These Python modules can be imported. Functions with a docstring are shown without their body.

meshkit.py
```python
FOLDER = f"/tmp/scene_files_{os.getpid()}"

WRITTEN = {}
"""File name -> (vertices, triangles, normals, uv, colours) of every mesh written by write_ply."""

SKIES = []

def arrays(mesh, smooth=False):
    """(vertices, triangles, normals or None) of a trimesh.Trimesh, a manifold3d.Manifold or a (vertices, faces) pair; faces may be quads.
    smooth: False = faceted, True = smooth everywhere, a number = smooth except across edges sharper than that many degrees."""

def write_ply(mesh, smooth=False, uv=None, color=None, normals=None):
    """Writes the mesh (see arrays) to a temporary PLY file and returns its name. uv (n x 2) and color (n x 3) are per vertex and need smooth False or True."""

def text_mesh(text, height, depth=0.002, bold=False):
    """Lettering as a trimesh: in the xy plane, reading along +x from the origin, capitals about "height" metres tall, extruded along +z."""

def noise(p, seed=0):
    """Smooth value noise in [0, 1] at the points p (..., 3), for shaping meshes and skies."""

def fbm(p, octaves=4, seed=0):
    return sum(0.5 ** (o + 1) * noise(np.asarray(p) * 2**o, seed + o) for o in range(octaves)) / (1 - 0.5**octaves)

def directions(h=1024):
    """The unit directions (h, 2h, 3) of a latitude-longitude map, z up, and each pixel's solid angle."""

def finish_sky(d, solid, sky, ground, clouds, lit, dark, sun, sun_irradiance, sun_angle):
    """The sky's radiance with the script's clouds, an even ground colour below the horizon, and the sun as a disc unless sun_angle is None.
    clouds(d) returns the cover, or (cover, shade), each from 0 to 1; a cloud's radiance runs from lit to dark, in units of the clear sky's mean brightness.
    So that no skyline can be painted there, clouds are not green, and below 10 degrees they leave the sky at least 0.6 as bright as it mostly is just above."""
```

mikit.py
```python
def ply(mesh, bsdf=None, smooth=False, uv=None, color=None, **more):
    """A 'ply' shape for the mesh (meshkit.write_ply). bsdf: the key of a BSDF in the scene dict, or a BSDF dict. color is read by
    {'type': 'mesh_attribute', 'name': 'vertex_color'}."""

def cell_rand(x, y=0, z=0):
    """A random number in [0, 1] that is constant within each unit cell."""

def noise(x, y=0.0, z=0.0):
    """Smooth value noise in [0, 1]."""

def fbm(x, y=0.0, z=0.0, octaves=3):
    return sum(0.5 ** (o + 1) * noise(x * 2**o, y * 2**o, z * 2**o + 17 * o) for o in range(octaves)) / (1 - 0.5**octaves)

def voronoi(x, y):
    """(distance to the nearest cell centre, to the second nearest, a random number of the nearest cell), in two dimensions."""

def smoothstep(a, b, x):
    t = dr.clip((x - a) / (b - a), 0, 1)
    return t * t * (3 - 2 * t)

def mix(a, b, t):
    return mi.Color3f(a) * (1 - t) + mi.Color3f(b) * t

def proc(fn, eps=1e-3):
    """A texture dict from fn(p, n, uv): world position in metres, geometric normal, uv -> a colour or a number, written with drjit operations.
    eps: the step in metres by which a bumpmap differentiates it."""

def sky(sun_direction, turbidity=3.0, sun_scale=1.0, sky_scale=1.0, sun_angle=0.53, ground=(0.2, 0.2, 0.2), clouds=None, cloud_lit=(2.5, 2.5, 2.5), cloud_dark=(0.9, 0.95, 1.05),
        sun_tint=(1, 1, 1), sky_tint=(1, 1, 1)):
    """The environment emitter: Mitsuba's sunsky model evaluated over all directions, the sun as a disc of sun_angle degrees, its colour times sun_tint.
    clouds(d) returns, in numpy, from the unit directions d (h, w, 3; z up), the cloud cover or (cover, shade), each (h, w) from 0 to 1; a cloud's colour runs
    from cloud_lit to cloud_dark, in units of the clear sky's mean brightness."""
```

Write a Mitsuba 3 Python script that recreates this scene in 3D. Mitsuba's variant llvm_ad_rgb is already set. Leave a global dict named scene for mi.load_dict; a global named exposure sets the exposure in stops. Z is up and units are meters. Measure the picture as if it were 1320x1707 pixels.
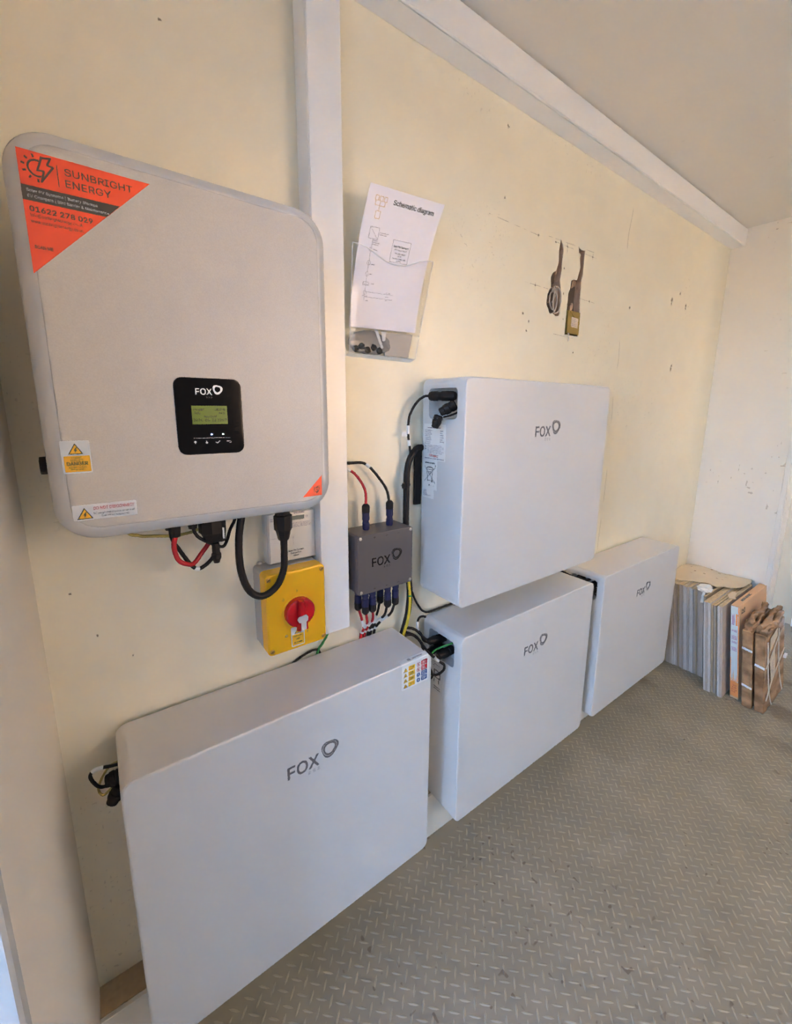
import math, random
import numpy as np, trimesh, mitsuba as mi, mikit, meshkit
import drjit as dr
from mikit import noise, fbm, smoothstep, mix, cell_rand
from manifold3d import Manifold
from shapely.geometry import Polygon, box as sbox, Point, LineString
from shapely.ops import unary_union
from shapely import affinity

random.seed(5); RNG = np.random.default_rng(11)
scene, labels = {}, {}
ST = mi.ScalarTransform4f
# ------------------------------------------------------------------ camera, sky, sun, exposure
exposure = 2.56
W_, H_, F_ = 1320, 1707, 702.935
Mr = np.array([[0.79989321, -0.60001495, 0.01236615], [-0.10180655, -0.15596965, -0.98250135], [0.59144424, 0.7846372, -0.18584452]])
m4 = np.eye(4); m4[:3, 0] = -Mr[0]; m4[:3, 1] = -Mr[1]; m4[:3, 2] = Mr[2]; m4[:3, 3] = [0, -0.92, 1.3524]
scene['camera'] = {'type': 'perspective', 'fov': math.degrees(2 * math.atan(W_ / 2 / F_)), 'fov_axis': 'x', 'near_clip': 0.02, 'far_clip': 500.0,
                   'principal_point_offset_x': -24.543 / W_, 'principal_point_offset_y': 40.938 / H_, 'to_world': ST(m4)}
scene['sky'] = mikit.sky((0.5, 0.55, 0.67), turbidity=3.0, sun_scale=0.0, sky_scale=17.0, ground=(0.3, 0.27, 0.22), sky_tint=(0.90, 0.95, 1.02))
scene['sun'] = {'type': 'directional', 'direction': [-0.5, -0.55, -0.67], 'irradiance': {'type': 'rgb', 'value': [16.0, 13.0, 9.5]}}


# ------------------------------------------------------------------ helpers
def mat(name, col, rough=0.5, metal=0.0, bump=None, bscale=1.0, **more):
    c = mikit.proc(col) if callable(col) else {'type': 'rgb', 'value': list(col)}
    d = {'type': 'principled', 'base_color': c, 'roughness': rough, 'metallic': metal, 'specular': 0.4, **more}
    if bump is not None:
        d = {'type': 'bumpmap', 'arbitrary': mikit.proc(bump), 'scale': bscale, 'bsdf': d}
    scene['mat_' + name] = d
    return 'mat_' + name


def obj(key, mesh, m, smooth=False, label=None, cat=None, group=None, kind=None, **more):
    k = key
    n = 1
    while k in scene:
        k = f'{key}_{n:03d}'; n += 1
    scene[k] = mikit.ply(mesh, m if m.startswith('mat_') else 'mat_' + m, smooth=smooth, **more)
    tag(k, label, cat, group, kind)
    return k


def tag(k, label=None, cat=None, group=None, kind=None):
    d = {a: b for a, b in (('label', label), ('category', cat), ('group', group), ('kind', kind)) if b}
    if d: labels[k] = d
    return k


def bx(x0, x1, y0, y1, z0, z1, c=0.0):
    if c <= 0:
        m = trimesh.creation.box((x1 - x0, y1 - y0, z1 - z0))
        m.apply_translation(((x0 + x1) / 2, (y0 + y1) / 2, (z0 + z1) / 2)); return m
    pts = []
    for a, b, e in ((0, c, c), (c, 0, c), (c, c, 0)):
        for x in (x0 + a, x1 - a):
            for y in (y0 + b, y1 - b):
                for z in (z0 + e, z1 - e): pts.append((x, y, z))
    return hull(pts)


def hull(pts):
    return trimesh.Trimesh(np.asarray(pts, float)).convex_hull if False else man(Manifold.hull_points(np.asarray(pts, float)))


def man(m):
    q = m.to_mesh()
    return trimesh.Trimesh(q.vert_properties[:, :3], q.tri_verts, process=False)


def tom(t):
    import manifold3d
    return Manifold(manifold3d.Mesh(np.asarray(t.vertices, np.float32), np.asarray(t.faces, np.uint32)))


def cat_(ms): return trimesh.util.concatenate([m for m in ms if m is not None])


class Fr:
    """a plane in the scene: origin o, directions u and v; n = u x v points out of the plane"""
    def __init__(s, o, u, v):
        s.o, s.u, s.v = (np.asarray(a, float) for a in (o, u, v)); s.n = np.cross(s.u, s.v)

    def put(s, mesh, off=0.0):
        p = np.asarray(mesh.vertices)
        q = s.o + p[:, :1] * s.u + p[:, 1:2] * s.v + (p[:, 2:3] + off) * s.n
        return trimesh.Trimesh(q, mesh.faces, process=False)


def WALL(y): return Fr((0, y, 0), (1, 0, 0), (0, 0, 1))
def SIDE(x): return Fr((x, 0, 0), (0, -1, 0), (0, 0, 1))      # faces -x; first coordinate is -y
def TOP(z): return Fr((0, 0, z), (1, 0, 0), (0, 1, 0))


def geoms(p): return [g for g in getattr(p, 'geoms', [p]) if g.area > 1e-10]
def ext(poly, t, fr, off=0.0):
    return cat_([fr.put(trimesh.creation.extrude_polygon(g, t, engine='earcut'), off) for g in geoms(poly)])
def rr(x0, x1, z0, z1, r, q=6):
    return sbox(x0 + r, z0 + r, x1 - r, z1 - r).buffer(r, quad_segs=q) if r > 0 else sbox(x0, z0, x1, z1)
def tri(*p): return Polygon(p)
def ln(pts, w): return LineString(pts).buffer(w / 2, cap_style=2, join_style=2)


def txt(fr, s, x, z, h, w=None, off=0.0, bold=False, center=False, t=0.0003):
    m = meshkit.text_mesh(s, h, depth=t, bold=bold)
    v = np.array(m.vertices)
    x0, x1 = v[:, 0].min(), v[:, 0].max()
    v[:, 0] -= x0
    if w: v[:, 0] *= w / (x1 - x0)
    if center: v[:, 0] -= v[:, 0].max() / 2
    v[:, 0] += x; v[:, 1] += z
    return fr.put(trimesh.Trimesh(v, m.faces, process=False), off)


def rows(fr, x0, x1, z0, z1, n, off, fill=0.45, seed=0, t=0.0002, lo=0.55):
    """lines of print too small to read: short bars of uneven length"""
    r = random.Random(seed); out = []
    h = (z1 - z0) / n
    for i in range(n):
        z = z1 - (i + .5) * h; x = x0; end = x0 + (x1 - x0) * r.uniform(lo, 1)
        while x < end:
            w = min(r.uniform(.02, .09) * max(.02, x1 - x0) * 2, end - x)
            out.append(sbox(x, z - h * fill / 2, x + w, z + h * fill / 2)); x += w + (x1 - x0) * .025
    return cat_([fr.put(trimesh.creation.extrude_polygon(g, t, engine='earcut'), off) for g in out])


def spline(pts, per=8):
    p = np.asarray(pts, float)
    if len(p) == 2: return np.linspace(p[0], p[1], per)
    q = np.vstack([2 * p[0] - p[1], p, 2 * p[-1] - p[-2]])
    out = []
    for i in range(1, len(q) - 2):
        for t in np.linspace(0, 1, per, endpoint=False):
            a, b, c, d = q[i - 1:i + 3]
            out.append(.5 * (2 * b + (c - a) * t + (2 * a - 5 * b + 4 * c - d) * t * t + (-a + 3 * b - 3 * c + d) * t ** 3))
    return np.array(out + [p[-1]])


def tube(path, r, sides=10, rib=None):
    p = np.asarray(path, float); n = len(p)
    r = np.broadcast_to(np.asarray(r, float), (n,))
    t = np.gradient(p, axis=0); t /= np.linalg.norm(t, axis=1, keepdims=True) + 1e-12
    a = np.cross(t[0], [0.3, .9, .2]); a /= np.linalg.norm(a)
    v = []
    ang = np.arange(sides) * 2 * np.pi / sides
    for i in range(n):
        a = a - t[i] * a.dot(t[i]); a /= np.linalg.norm(a)
        b = np.cross(t[i], a)
        v.append(p[i] + r[i] * (np.cos(ang)[:, None] * a + np.sin(ang)[:, None] * b))
    v = np.vstack(v + [p[:1], p[-1:]])
    f = []
    for i in range(n - 1):
        for k in range(sides):
            q = (i * sides + k, i * sides + (k + 1) % sides, (i + 1) * sides + (k + 1) % sides, (i + 1) * sides + k)
            f += [(q[0], q[1], q[2]), (q[0], q[2], q[3])]
    for k in range(sides):
        f.append((len(v) - 2, (k + 1) % sides, k)); f.append((len(v) - 1, (n - 1) * sides + k, (n - 1) * sides + (k + 1) % sides))
    return trimesh.Trimesh(v, f, process=False)


def part_of(path, a, b):
    n = len(path); return path[int(a * n):max(int(a * n) + 2, int(b * n))]


def lathe(prof, p0, axis, sides=20):
    """prof: (distance along the axis, radius); a solid of revolution from p0 along axis"""
    ax = np.asarray(axis, float); ax /= np.linalg.norm(ax); p0 = np.asarray(p0, float)
    a = np.cross(ax, [.31, .2, .93]); a /= np.linalg.norm(a); b = np.cross(ax, a)
    prof = [(prof[0][0], 1e-5)] + list(prof) + [(prof[-1][0], 1e-5)]
    ang = np.arange(sides) * 2 * np.pi / sides
    v = np.vstack([p0 + d * ax + r * (np.cos(ang)[:, None] * a + np.sin(ang)[:, None] * b) for d, r in prof])
    f = []
    for i in range(len(prof) - 1):
        for k in range(sides):
            q = (i * sides + k, i * sides + (k + 1) % sides, (i + 1) * sides + (k + 1) % sides, (i + 1) * sides + k)
            f += [(q[0], q[1], q[2]), (q[0], q[2], q[3])]
    return trimesh.Trimesh(v, f, process=False)


def slab_y(x0, x1, z0, z1, r, yb, yf, bev=0.004, steps=3, q=6):
    """rounded rectangle standing on the wall: from yb (back) out to yf, the front edge rounded by bev"""
    pts = []
    def ring(y, ins): pts.extend([(x, y, z) for x, z in rr(x0 + ins, x1 - ins, z0 + ins, z1 - ins, max(r - ins, 5e-4), q).exterior.coords[:-1]])
    ring(yb, 0)
    for i in range(steps + 1):
        a = i / steps * math.pi / 2
        ring(yf + bev * (1 - math.sin(a)), bev * (1 - math.cos(a)))
    return hull(pts)


def ring_shape(cx, cz, s):
    a = np.linspace(0, 2 * np.pi, 48, endpoint=False)
    def blob(R, k, ph, ox=0, oz=0): return Polygon([(cx + ox * s + s * R * (1 + k * math.cos(3 * t + ph)) * math.cos(t), cz + oz * s + s * R * (1 + k * math.cos(3 * t + ph)) * math.sin(t)) for t in a])
    o = blob(.0202, .10, -1.0); g1 = blob(.0172, .07, -1.25, -.0008, .0005); g2 = blob(.0161, .06, -1.2, -.0003, .0006); i = blob(.0118, .05, -1.0, -.0002, .0004)
    return o.difference(g1.difference(g2.buffer(1e-5))).difference(i), o.difference(i)


def fox(fr, x, z, s, off):
    out = [txt(fr, 'FOX', x, z, .0278 * s, w=.0705 * s, off=off, bold=True), ext(ring_shape(x + .0965 * s, z + .0265 * s, s)[0], .0003, fr, off)]
    return cat_(out), txt(fr, 'E S S', x + .046 * s, z - .0125 * s, .0072 * s, w=.026 * s, off=off)


def bolt(cx, cz, s):
    return Polygon([(cx + a * s, cz + b * s) for a, b in ((.12, .5), (-.28, -.06), (-.02, -.04), (-.12, -.5), (.28, .1), (.03, .08), (.3, .5))])


def warn(fr, cx, zb, w, h, off):
    """yellow warning triangle with black border: (yellow, black)"""
    o = tri((cx - w / 2, zb), (cx + w / 2, zb), (cx, zb + h)).buffer(-.02 * w).buffer(.02 * w)
    i = o.buffer(-.055 * w)
    return ext(o, .0002, fr, off), ext(o.difference(i).union(bolt(cx, zb + h * .36, h * .5)), .0002, fr, off + .0002)


# ------------------------------------------------------------------ materials
def line_mask(x, z, x0, z0, x1, z1, w):
    L = math.hypot(x1 - x0, z1 - z0); ux, uz = (x1 - x0) / L, (z1 - z0) / L
    s = (x - x0) * ux + (z - z0) * uz; d = dr.abs(-(x - x0) * uz + (z - z0) * ux)
    return dr.select((s > 0) & (s < L), 1 - smoothstep(w * .4, w, d), 0.0)


PENCIL = [(.957, 1.893, 1.19, 1.888), (1.235, 1.898, 1.50, 1.905), (1.27, 1.890, 1.545, 1.889), (1.12, 1.744, 1.25, 1.742), (1.43, 1.741, 1.53, 1.739), (1.295, 1.606, 1.41, 1.604), (1.182, 1.90, 1.182, 1.885), (1.339, 1.90, 1.339, 1.87), (1.495, 1.90, 1.495, 1.88), (1.182, 1.75, 1.182, 1.72)]
DOTS = [(1.182, 1.889, .006), (1.274, 1.890, .006), (1.339, 1.889, .006), (1.495, 1.889, .006), (1.337, 1.742, .006), (1.497, 1.740, .006), (1.182, 1.743, .006), (1.33, 1.82, .005), (1.345, 1.66, .005),
        (2.16, 1.846, .016), (2.16, 1.83, .012), (2.236, 1.885, .011), (2.312, 1.842, .013), (2.312, 1.83, .011), (2.236, 1.563, .013), (2.232, 1.548, .015), (1.42, 1.555, .006), (1.79, 1.76, .01), (1.13, 1.65, .007), (1.16, 1.63, .006), (1.15, 1.60, .006), (1.02, 1.95, .006), (1.02, 2.13, .007), (.16, 1.98, .004), (.02, 1.75, .004), (-.06, 1.02, .004), (-.03, .93, .004), (.02, .87, .003)]


def wall_paint(p, n, uv):
    x, z = p.x, p.z
    c = mix((.80, .738, .575), (.835, .782, .64), fbm(x * 1.3, z * 1.3, 2.0))
    c = c * (0.965 + 0.05 * fbm(x * 14, z * 14, 5.0))
    m = mi.Float(0.0)
    for a in PENCIL: m = dr.maximum(m, .5 * line_mask(x, z, *a, .0012) * smoothstep(.25, .5, noise(x * 60, z * 60)))
    seam = dr.abs(x - 1.735 - .02 * (noise(z * 9, 3.0) - .5) + .0 * z)
    m = dr.maximum(m, .3 * (1 - smoothstep(.001, .003, seam)) * smoothstep(.42, .62, noise(z * 14, 7.0)))
    for a in DOTS:
        d = dr.sqrt(dr.square(x - a[0]) + dr.square(z - a[1]))
        m = dr.maximum(m, .85 * (1 - smoothstep(a[2] * .35, a[2] * .75, d + (noise(x * 400, z * 400) - .5) * a[2] * .6)))
    sp = smoothstep(.88, .93, noise(x * 210, z * 210, 9.0)) * smoothstep(.58, .75, fbm(x * 2.2, z * 2.2, 31.0))
    m = dr.maximum(m, .22 * sp)
    return mix(c, (.12, .09, .06), m)


def white_paint(p, n, uv):
    c = mix((.80, .765, .70), (.83, .80, .745), fbm(p.x * 2 + p.y * 2, p.z * 2, 3.0))
    sp = smoothstep(.90, .95, noise(p.y * 70 + p.x * 70, p.z * 70, 9.0)) * smoothstep(.60, .72, fbm(p.y * 3, p.z * 3, 31.0))
    return mix(c, (.3, .25, .2), .5 * sp)


def ceil_paint(p, n, uv):
    c = mix((.70, .665, .60), (.74, .705, .645), fbm(p.x * 2, p.y * 2, 3.0))
    sp = smoothstep(.92, .96, noise(p.x * 45, p.y * 45, 9.0)) * smoothstep(.62, .7, fbm(p.x * 2, p.y * 2, 31.0))
    return mix(c, (.35, .28, .2), .5 * sp)


def floor_col(p, n, uv):
    x, y = p.x, p.y
    c = mix((.168, .164, .128), (.222, .214, .168), fbm(x * 2.1, y * 2.1, 1.0, octaves=4))
    c = mix(c, (.25, .242, .198), .35 * smoothstep(.45, .75, fbm(x * 9, y * 9, 4.0)))
    st = smoothstep(.56, .80, fbm(x * 7 + 3.1, y * 7, 8.0, octaves=4)) * smoothstep(.44, .64, fbm(x * 1.7, y * 1.7 + 9, 2.0))
    c = mix(c, (.085, .07, .05), .60 * st)
    sm = smoothstep(.90, .95, noise(x * 70, y * 70, 3.0)) * smoothstep(.5, .65, noise(x * 5, y * 5, 2.0))
    c = mix(c, (.07, .05, .035), .6 * sm)
    return c


def chip(p, n, uv):
    v = noise(p.x * 160, p.y * 160, p.z * 160)
    return mix((.30, .23, .15), (.50, .41, .30), .5 * v + .5 * fbm(p.x * 30, p.y * 30, p.z * 30))


def fibre(p, n, uv):
    v = fbm(p.x * 40 + 7 * noise(p.x * 30, p.z * 20), p.z * 16, p.y * 60, octaves=4)
    return mix((.20, .13, .09), (.56, .41, .31), v)


def kraft(p, n, uv):
    v = fbm(p.x * 6, p.z * 9, p.y * 6, octaves=4)
    c = mix((.54, .46, .34), (.68, .59, .46), v)
    d = smoothstep(.80, .88, noise(p.x * 45, p.y * 45, 4.0)) * smoothstep(.5, .65, noise(p.x * 6, p.y * 6, 4.0))
    return mix(c, (.16, .08, .04), .8 * d)


def tape(p, n, uv):
    v = fbm(p.x * 10 + p.y * 22, p.z * 30, p.y * 8, octaves=4)
    return mix((.16, .095, .05), (.37, .24, .14), smoothstep(.25, .75, v))


def powder(p, n, uv): return .35 * noise(p.x * 900, p.y * 900, p.z * 900)


mat('wall', wall_paint, .6)
mat('white_wall', white_paint, .6)
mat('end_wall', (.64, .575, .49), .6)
mat('ceiling', ceil_paint, .65)
mat('floor', floor_col, .55)
mat('lug', lambda p, n, uv: floor_col(p, n, uv) * 1.32, .5)  # floor colour lightened to put the lug highlights into the colour
mat('chipboard', chip, .8)
mat('fibre', fibre, .9)
mat('dark_fibre', (.06, .05, .045), .9)
mat('white_trim', (.80, .77, .73), .4)
mat('skirting', (.74, .71, .65), .5)
mat('pvc', (.90, .875, .855), .35)
mat('beige', (.50, .42, .30), .6)
mat('added_leaf_grey', (.22, .225, .235), .5)
mat('bounce_warm', (.72, .58, .44), .8)
mat('asphalt', lambda p, n, uv: mix((.055, .06, .065), (.075, .08, .085), fbm(p.x * 3, p.y * 3)), .85)  # asphalt tone, lowered to cut light bounced in at the doorway
mat('battery', (.65, .635, .625), .38)
mat('battery_pocket', (.42, .43, .44), .5)
mat('inv_rim', (.58, .565, .545), .4)
mat('inv_panel', lambda p, n, uv: mix((.405, .395, .38), (.455, .444, .428), noise(p.x * 700, p.z * 700, p.y * 700)), .42)
mat('inv_body', (.33, .33, .33), .5)
mat('black', (.007, .007, .008), .45, specular=.2)
mat('black_gloss', (.004, .004, .005), .1, specular=.12)
mat('rubber', (.0085, .0085, .0095), .45, specular=.22)
mat('navy', (.012, .015, .06), .4, specular=.3)
mat('red_cable', (.36, .012, .02), .38)
mat('white_plastic', (.80, .79, .77), .4)
mat('white_paper', (.80, .78, .84), .7)
mat('sticker_white', (.82, .80, .78), .3)
mat('ink', (.03, .027, .03), .5)
mat('grey_ink', (.10, .10, .115), .45)
mat('pale_ink', (.33, .33, .35), .5)
mat('orange', (.80, .098, .040), .32)
mat('band', (.055, .048, .042), .35)
mat('yellow', (.86, .46, .012), .35)
mat('amber', (.85, .47, .03), .35)
mat('red', (.33, .004, .012), .3)
mat('red_ink', (.42, .05, .06), .5)
mat('blue_ink', (.03, .07, .22), .4)
mat('grey_box', (.36, .37, .375), .4)
mat('jb', (.072, .073, .082), .45, specular=.3)
mat('steel', (.55, .54, .53), .35, 1.0)
mat('grey_plastic', (.60, .60, .61), .4)
mat('brass', (.30, .235, .08), .33, .75)
mat('screw', (.42, .22, .05), .4, .4)
mat('lcd', (.105, .16, .024), .25)
mat('lcd_grey', (.16, .18, .16), .3)
mat('meter', (.70, .675, .63), .35)
mat('meter_case', (.60, .60, .585), .35)
mat('earth_yellow', (.62, .46, .03), .4)
mat('earth_olive', (.38, .32, .10), .4)
mat('green', (.03, .22, .06), .4)
mat('grey_cable', (.34, .31, .29), .5)
def tile_col(edge):     # a tile's side edge, and its dusty unglazed top edge
    def f(p, n, uv):
        v = noise(p.x * 60, p.y * 300, p.z * 40)
        return dr.select(n.z > .6, mix((.40, .32, .205), (.54, .445, .30), v), mix([c * .9 for c in edge], [c * 1.05 for c in edge], v))
    return f
mat('tile_edge', tile_col((.385, .345, .315)), .6)
mat('tile_edge_b', tile_col((.33, .29, .26)), .6)
mat('tile_edge_c', tile_col((.50, .475, .46)), .55)
mat('tile_back', tile_col((.30, .25, .18)), .7)
mat('kraft', kraft, .75)
mat('box_tan', lambda p, n, uv: mix((.55, .34, .20), (.64, .42, .26), fbm(p.x * 8, p.z * 8, p.y * 8)), .7)
mat('tape', tape, .22)
mat('twine', (.60, .52, .42), .6)
mat('strap', (.80, .80, .82), .3)
mat('tissue', (.78, .76, .72), .6)
mat('box_orange', (.80, .30, .09), .5)
mat('box_pale', (.66, .70, .70), .5)
mat('mauve', (.50, .36, .48), .5)
mat('bag', (.17, .17, .175), .3)
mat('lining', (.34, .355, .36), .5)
mat('booklet', (.33, .32, .315), .5)
mat('light_bag', (.60, .60, .60), .25)
mat('gold_line', (.60, .42, .20), .6)
mat('line_ink', (.34, .32, .36), .6)
scene['mat_acrylic'] = {'type': 'thindielectric', 'int_ior': 1.42}
mat('acrylic_edge_highlight', (.90, .88, .85), .2)  # near white stands in for the highlight along clear acrylic edges

# ------------------------------------------------------------------ the setting
XL, XR, YF, ZC, RET = -.105, 2.768, -2.25, 2.268, 0.0
S = dict(kind='structure')
obj('floor', bx(XL - .3, 5.2, -2.5, .6, -.06, 0), 'floor', label='grey tread-pattern vinyl floor', **S)
pitch = .0333
lug = []
base_v = np.array([(-1, 0, 0), (-.45, -.72, 0), (.45, -.72, 0), (1, 0, 0), (.45, .72, 0), (-.45, .72, 0), (-.42, 0, 1), (.42, 0, 1)], float)
base_f = np.array([(0, 1, 6), (1, 2, 7), (1, 7, 6), (2, 3, 7), (3, 4, 7), (4, 5, 6), (4, 6, 7), (5, 0, 6)])
V, Fc = [], []
i0 = int((-.1 - .492) / pitch); k = 0
for i in range(i0, int((3.3 - .492) / pitch)):
    for j in range(int((-2.0 + .379) / pitch), int((-.09 + .379) / pitch) + 1):
        for o, (dx, dy) in ((0, (.7071, -.7071)), (1, (.7071, .7071))):
            cx, cy = .492 + pitch * i + .5 * pitch * o, -.379 + pitch * j - .5 * pitch * o
            if cx > 2.76 and cy > -.41: continue
            a, b = base_v[:, 0] * .0142, base_v[:, 1] * .0036
            V.append(np.c_[cx + a * dx - b * dy, cy + a * dy + b * dx, base_v[:, 2] * .0013]); Fc.append(base_f + 8 * k); k += 1
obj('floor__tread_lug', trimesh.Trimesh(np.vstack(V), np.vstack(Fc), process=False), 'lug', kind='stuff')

# back wall: a painted skin on a fibrous core, both cut through by the two hacked chases
CH1 = Polygon([(1.300, 1.903), (1.311, 1.893), (1.320, 1.878), (1.3185, 1.855), (1.3165, 1.834), (1.318, 1.815), (1.312, 1.778), (1.318, 1.76), (1.322, 1.747), (1.320, 1.715), (1.325, 1.68), (1.318, 1.667), (1.30, 1.664), (1.283, 1.671), (1.267, 1.666), (1.258, 1.68), (1.246, 1.694), (1.247, 1.725), (1.256, 1.742), (1.265, 1.749), (1.262, 1.765), (1.260, 1.78), (1.271, 1.797), (1.285, 1.804), (1.292, 1.82), (1.297, 1.834), (1.294, 1.872)])
CH2 = Polygon([(1.404, 1.905), (1.412, 1.900), (1.427, 1.897), (1.445, 1.899), (1.4435, 1.86), (1.443, 1.822), (1.4375, 1.80), (1.439, 1.773), (1.437, 1.74), (1.442, 1.70), (1.441, 1.612), (1.36, 1.612), (1.362, 1.69), (1.364, 1.747), (1.373, 1.765), (1.376, 1.79), (1.392, 1.7965), (1.409, 1.797), (1.417, 1.82), (1.424, 1.842), (1.416, 1.87), (1.420, 1.882), (1.408, 1.885)])
whole = sbox(XL - .1, -.02, XR + .1, ZC + .02)
WF = WALL(0.0)
obj('wall_back', ext(whole.difference(CH1).difference(CH2), .0025, WF, -.0025), 'wall', label='cream painted back wall with two hacked chases', **S)
grow = lambda p: p.buffer(.0008)
obj('wall_back__core', ext(whole.difference(grow(CH1)).difference(grow(CH2)), .0235, WF, -.026), 'fibre')
obj('wall_back__cavity', bx(1.0, 1.7, .026, .04, 1.4, 2.05), 'dark_fibre')
# ragged brown shreds left inside the chases
def shred(poly, seed):
    r = random.Random(seed); x0, z0, x1, z1 = poly.bounds; ms = []
    for _ in range(26):
        z = r.uniform(z0, z1); x = r.uniform(x0, x1)
        if not poly.contains(Point(x, z)): continue
        s = r.uniform(.006, .016)
        q = Polygon([(x - s * .5, z - s * 1.3), (x + s * .35, z - s), (x + s * .5, z + s * .9), (x - s * .2, z + s * 1.3)]).intersection(poly)
        if q.area > 1e-6: ms.append(ext(q, r.uniform(.003, .008), WF, -.0258))
    return cat_(ms)
obj('wall_back__torn_fibre', shred(CH1, 3), 'fibre', label='torn brown board fibre inside the left chase')
obj('wall_back__torn_fibre', shred(CH2, 4), 'fibre', label='torn brown board fibre inside the right chase')
DY0, DY1, DZ = -.481, -1.02, 2.06          # doorway in the left wall
obj('wall_left', cat_([bx(XL - .1, XL, DY0, .1, -.14, ZC + .02), bx(XL - .1, XL, -2.45, DY1, -.14, ZC + .02), bx(XL - .1, XL, DY1, DY0, DZ, ZC + .02)]), 'end_wall', label='left end wall beside the open doorway', **S)
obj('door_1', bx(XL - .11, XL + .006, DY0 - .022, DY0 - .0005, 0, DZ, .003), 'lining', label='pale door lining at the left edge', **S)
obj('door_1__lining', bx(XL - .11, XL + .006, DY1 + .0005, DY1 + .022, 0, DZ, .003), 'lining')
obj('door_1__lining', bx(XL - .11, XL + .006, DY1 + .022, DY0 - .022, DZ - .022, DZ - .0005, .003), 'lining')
obj('door_1__leaf', bx(-.64, XL - .112, DY1 - .02, DY1 + .022, -.09, 2.03, .004), 'added_leaf_grey')  # unseen leaf, added to block sky light from the nearest battery
WX0, WX1, WZ0, WZ1 = .80, 1.75, 1.15, 1.90          # unseen window behind the camera, added and sized for warm light
obj('wall_front', cat_([bx(XL - .1, WX0, YF - .1, YF, -.06, ZC + .02), bx(WX1, XR + .1, YF - .1, YF, -.06, ZC + .02), bx(WX0, WX1, YF - .1, YF, -.06, WZ0), bx(WX0, WX1, YF - .1, YF, WZ1, ZC + .02)]), 'white_wall', **S)
obj('wall_bounce_added', bx(-3, 7, -4.5, -4.2, -.12, 4.2), 'bounce_warm', label='added unseen wall bouncing warm sunlight in through the window', **S)  # added out of view to bounce warm sun in through the window
OY0, OY1, OZ = -.397, -1.25, 2.0
obj('wall_right', cat_([bx(XR, XR + .1, OY0, -.0005, -.06, ZC + .02), bx(XR, XR + .1, -2.25, OY1, -.06, ZC + .02), bx(XR, XR + .1, OY1, OY0, OZ, ZC + .02)]), 'white_wall', label='far end wall, white', **S)
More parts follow.
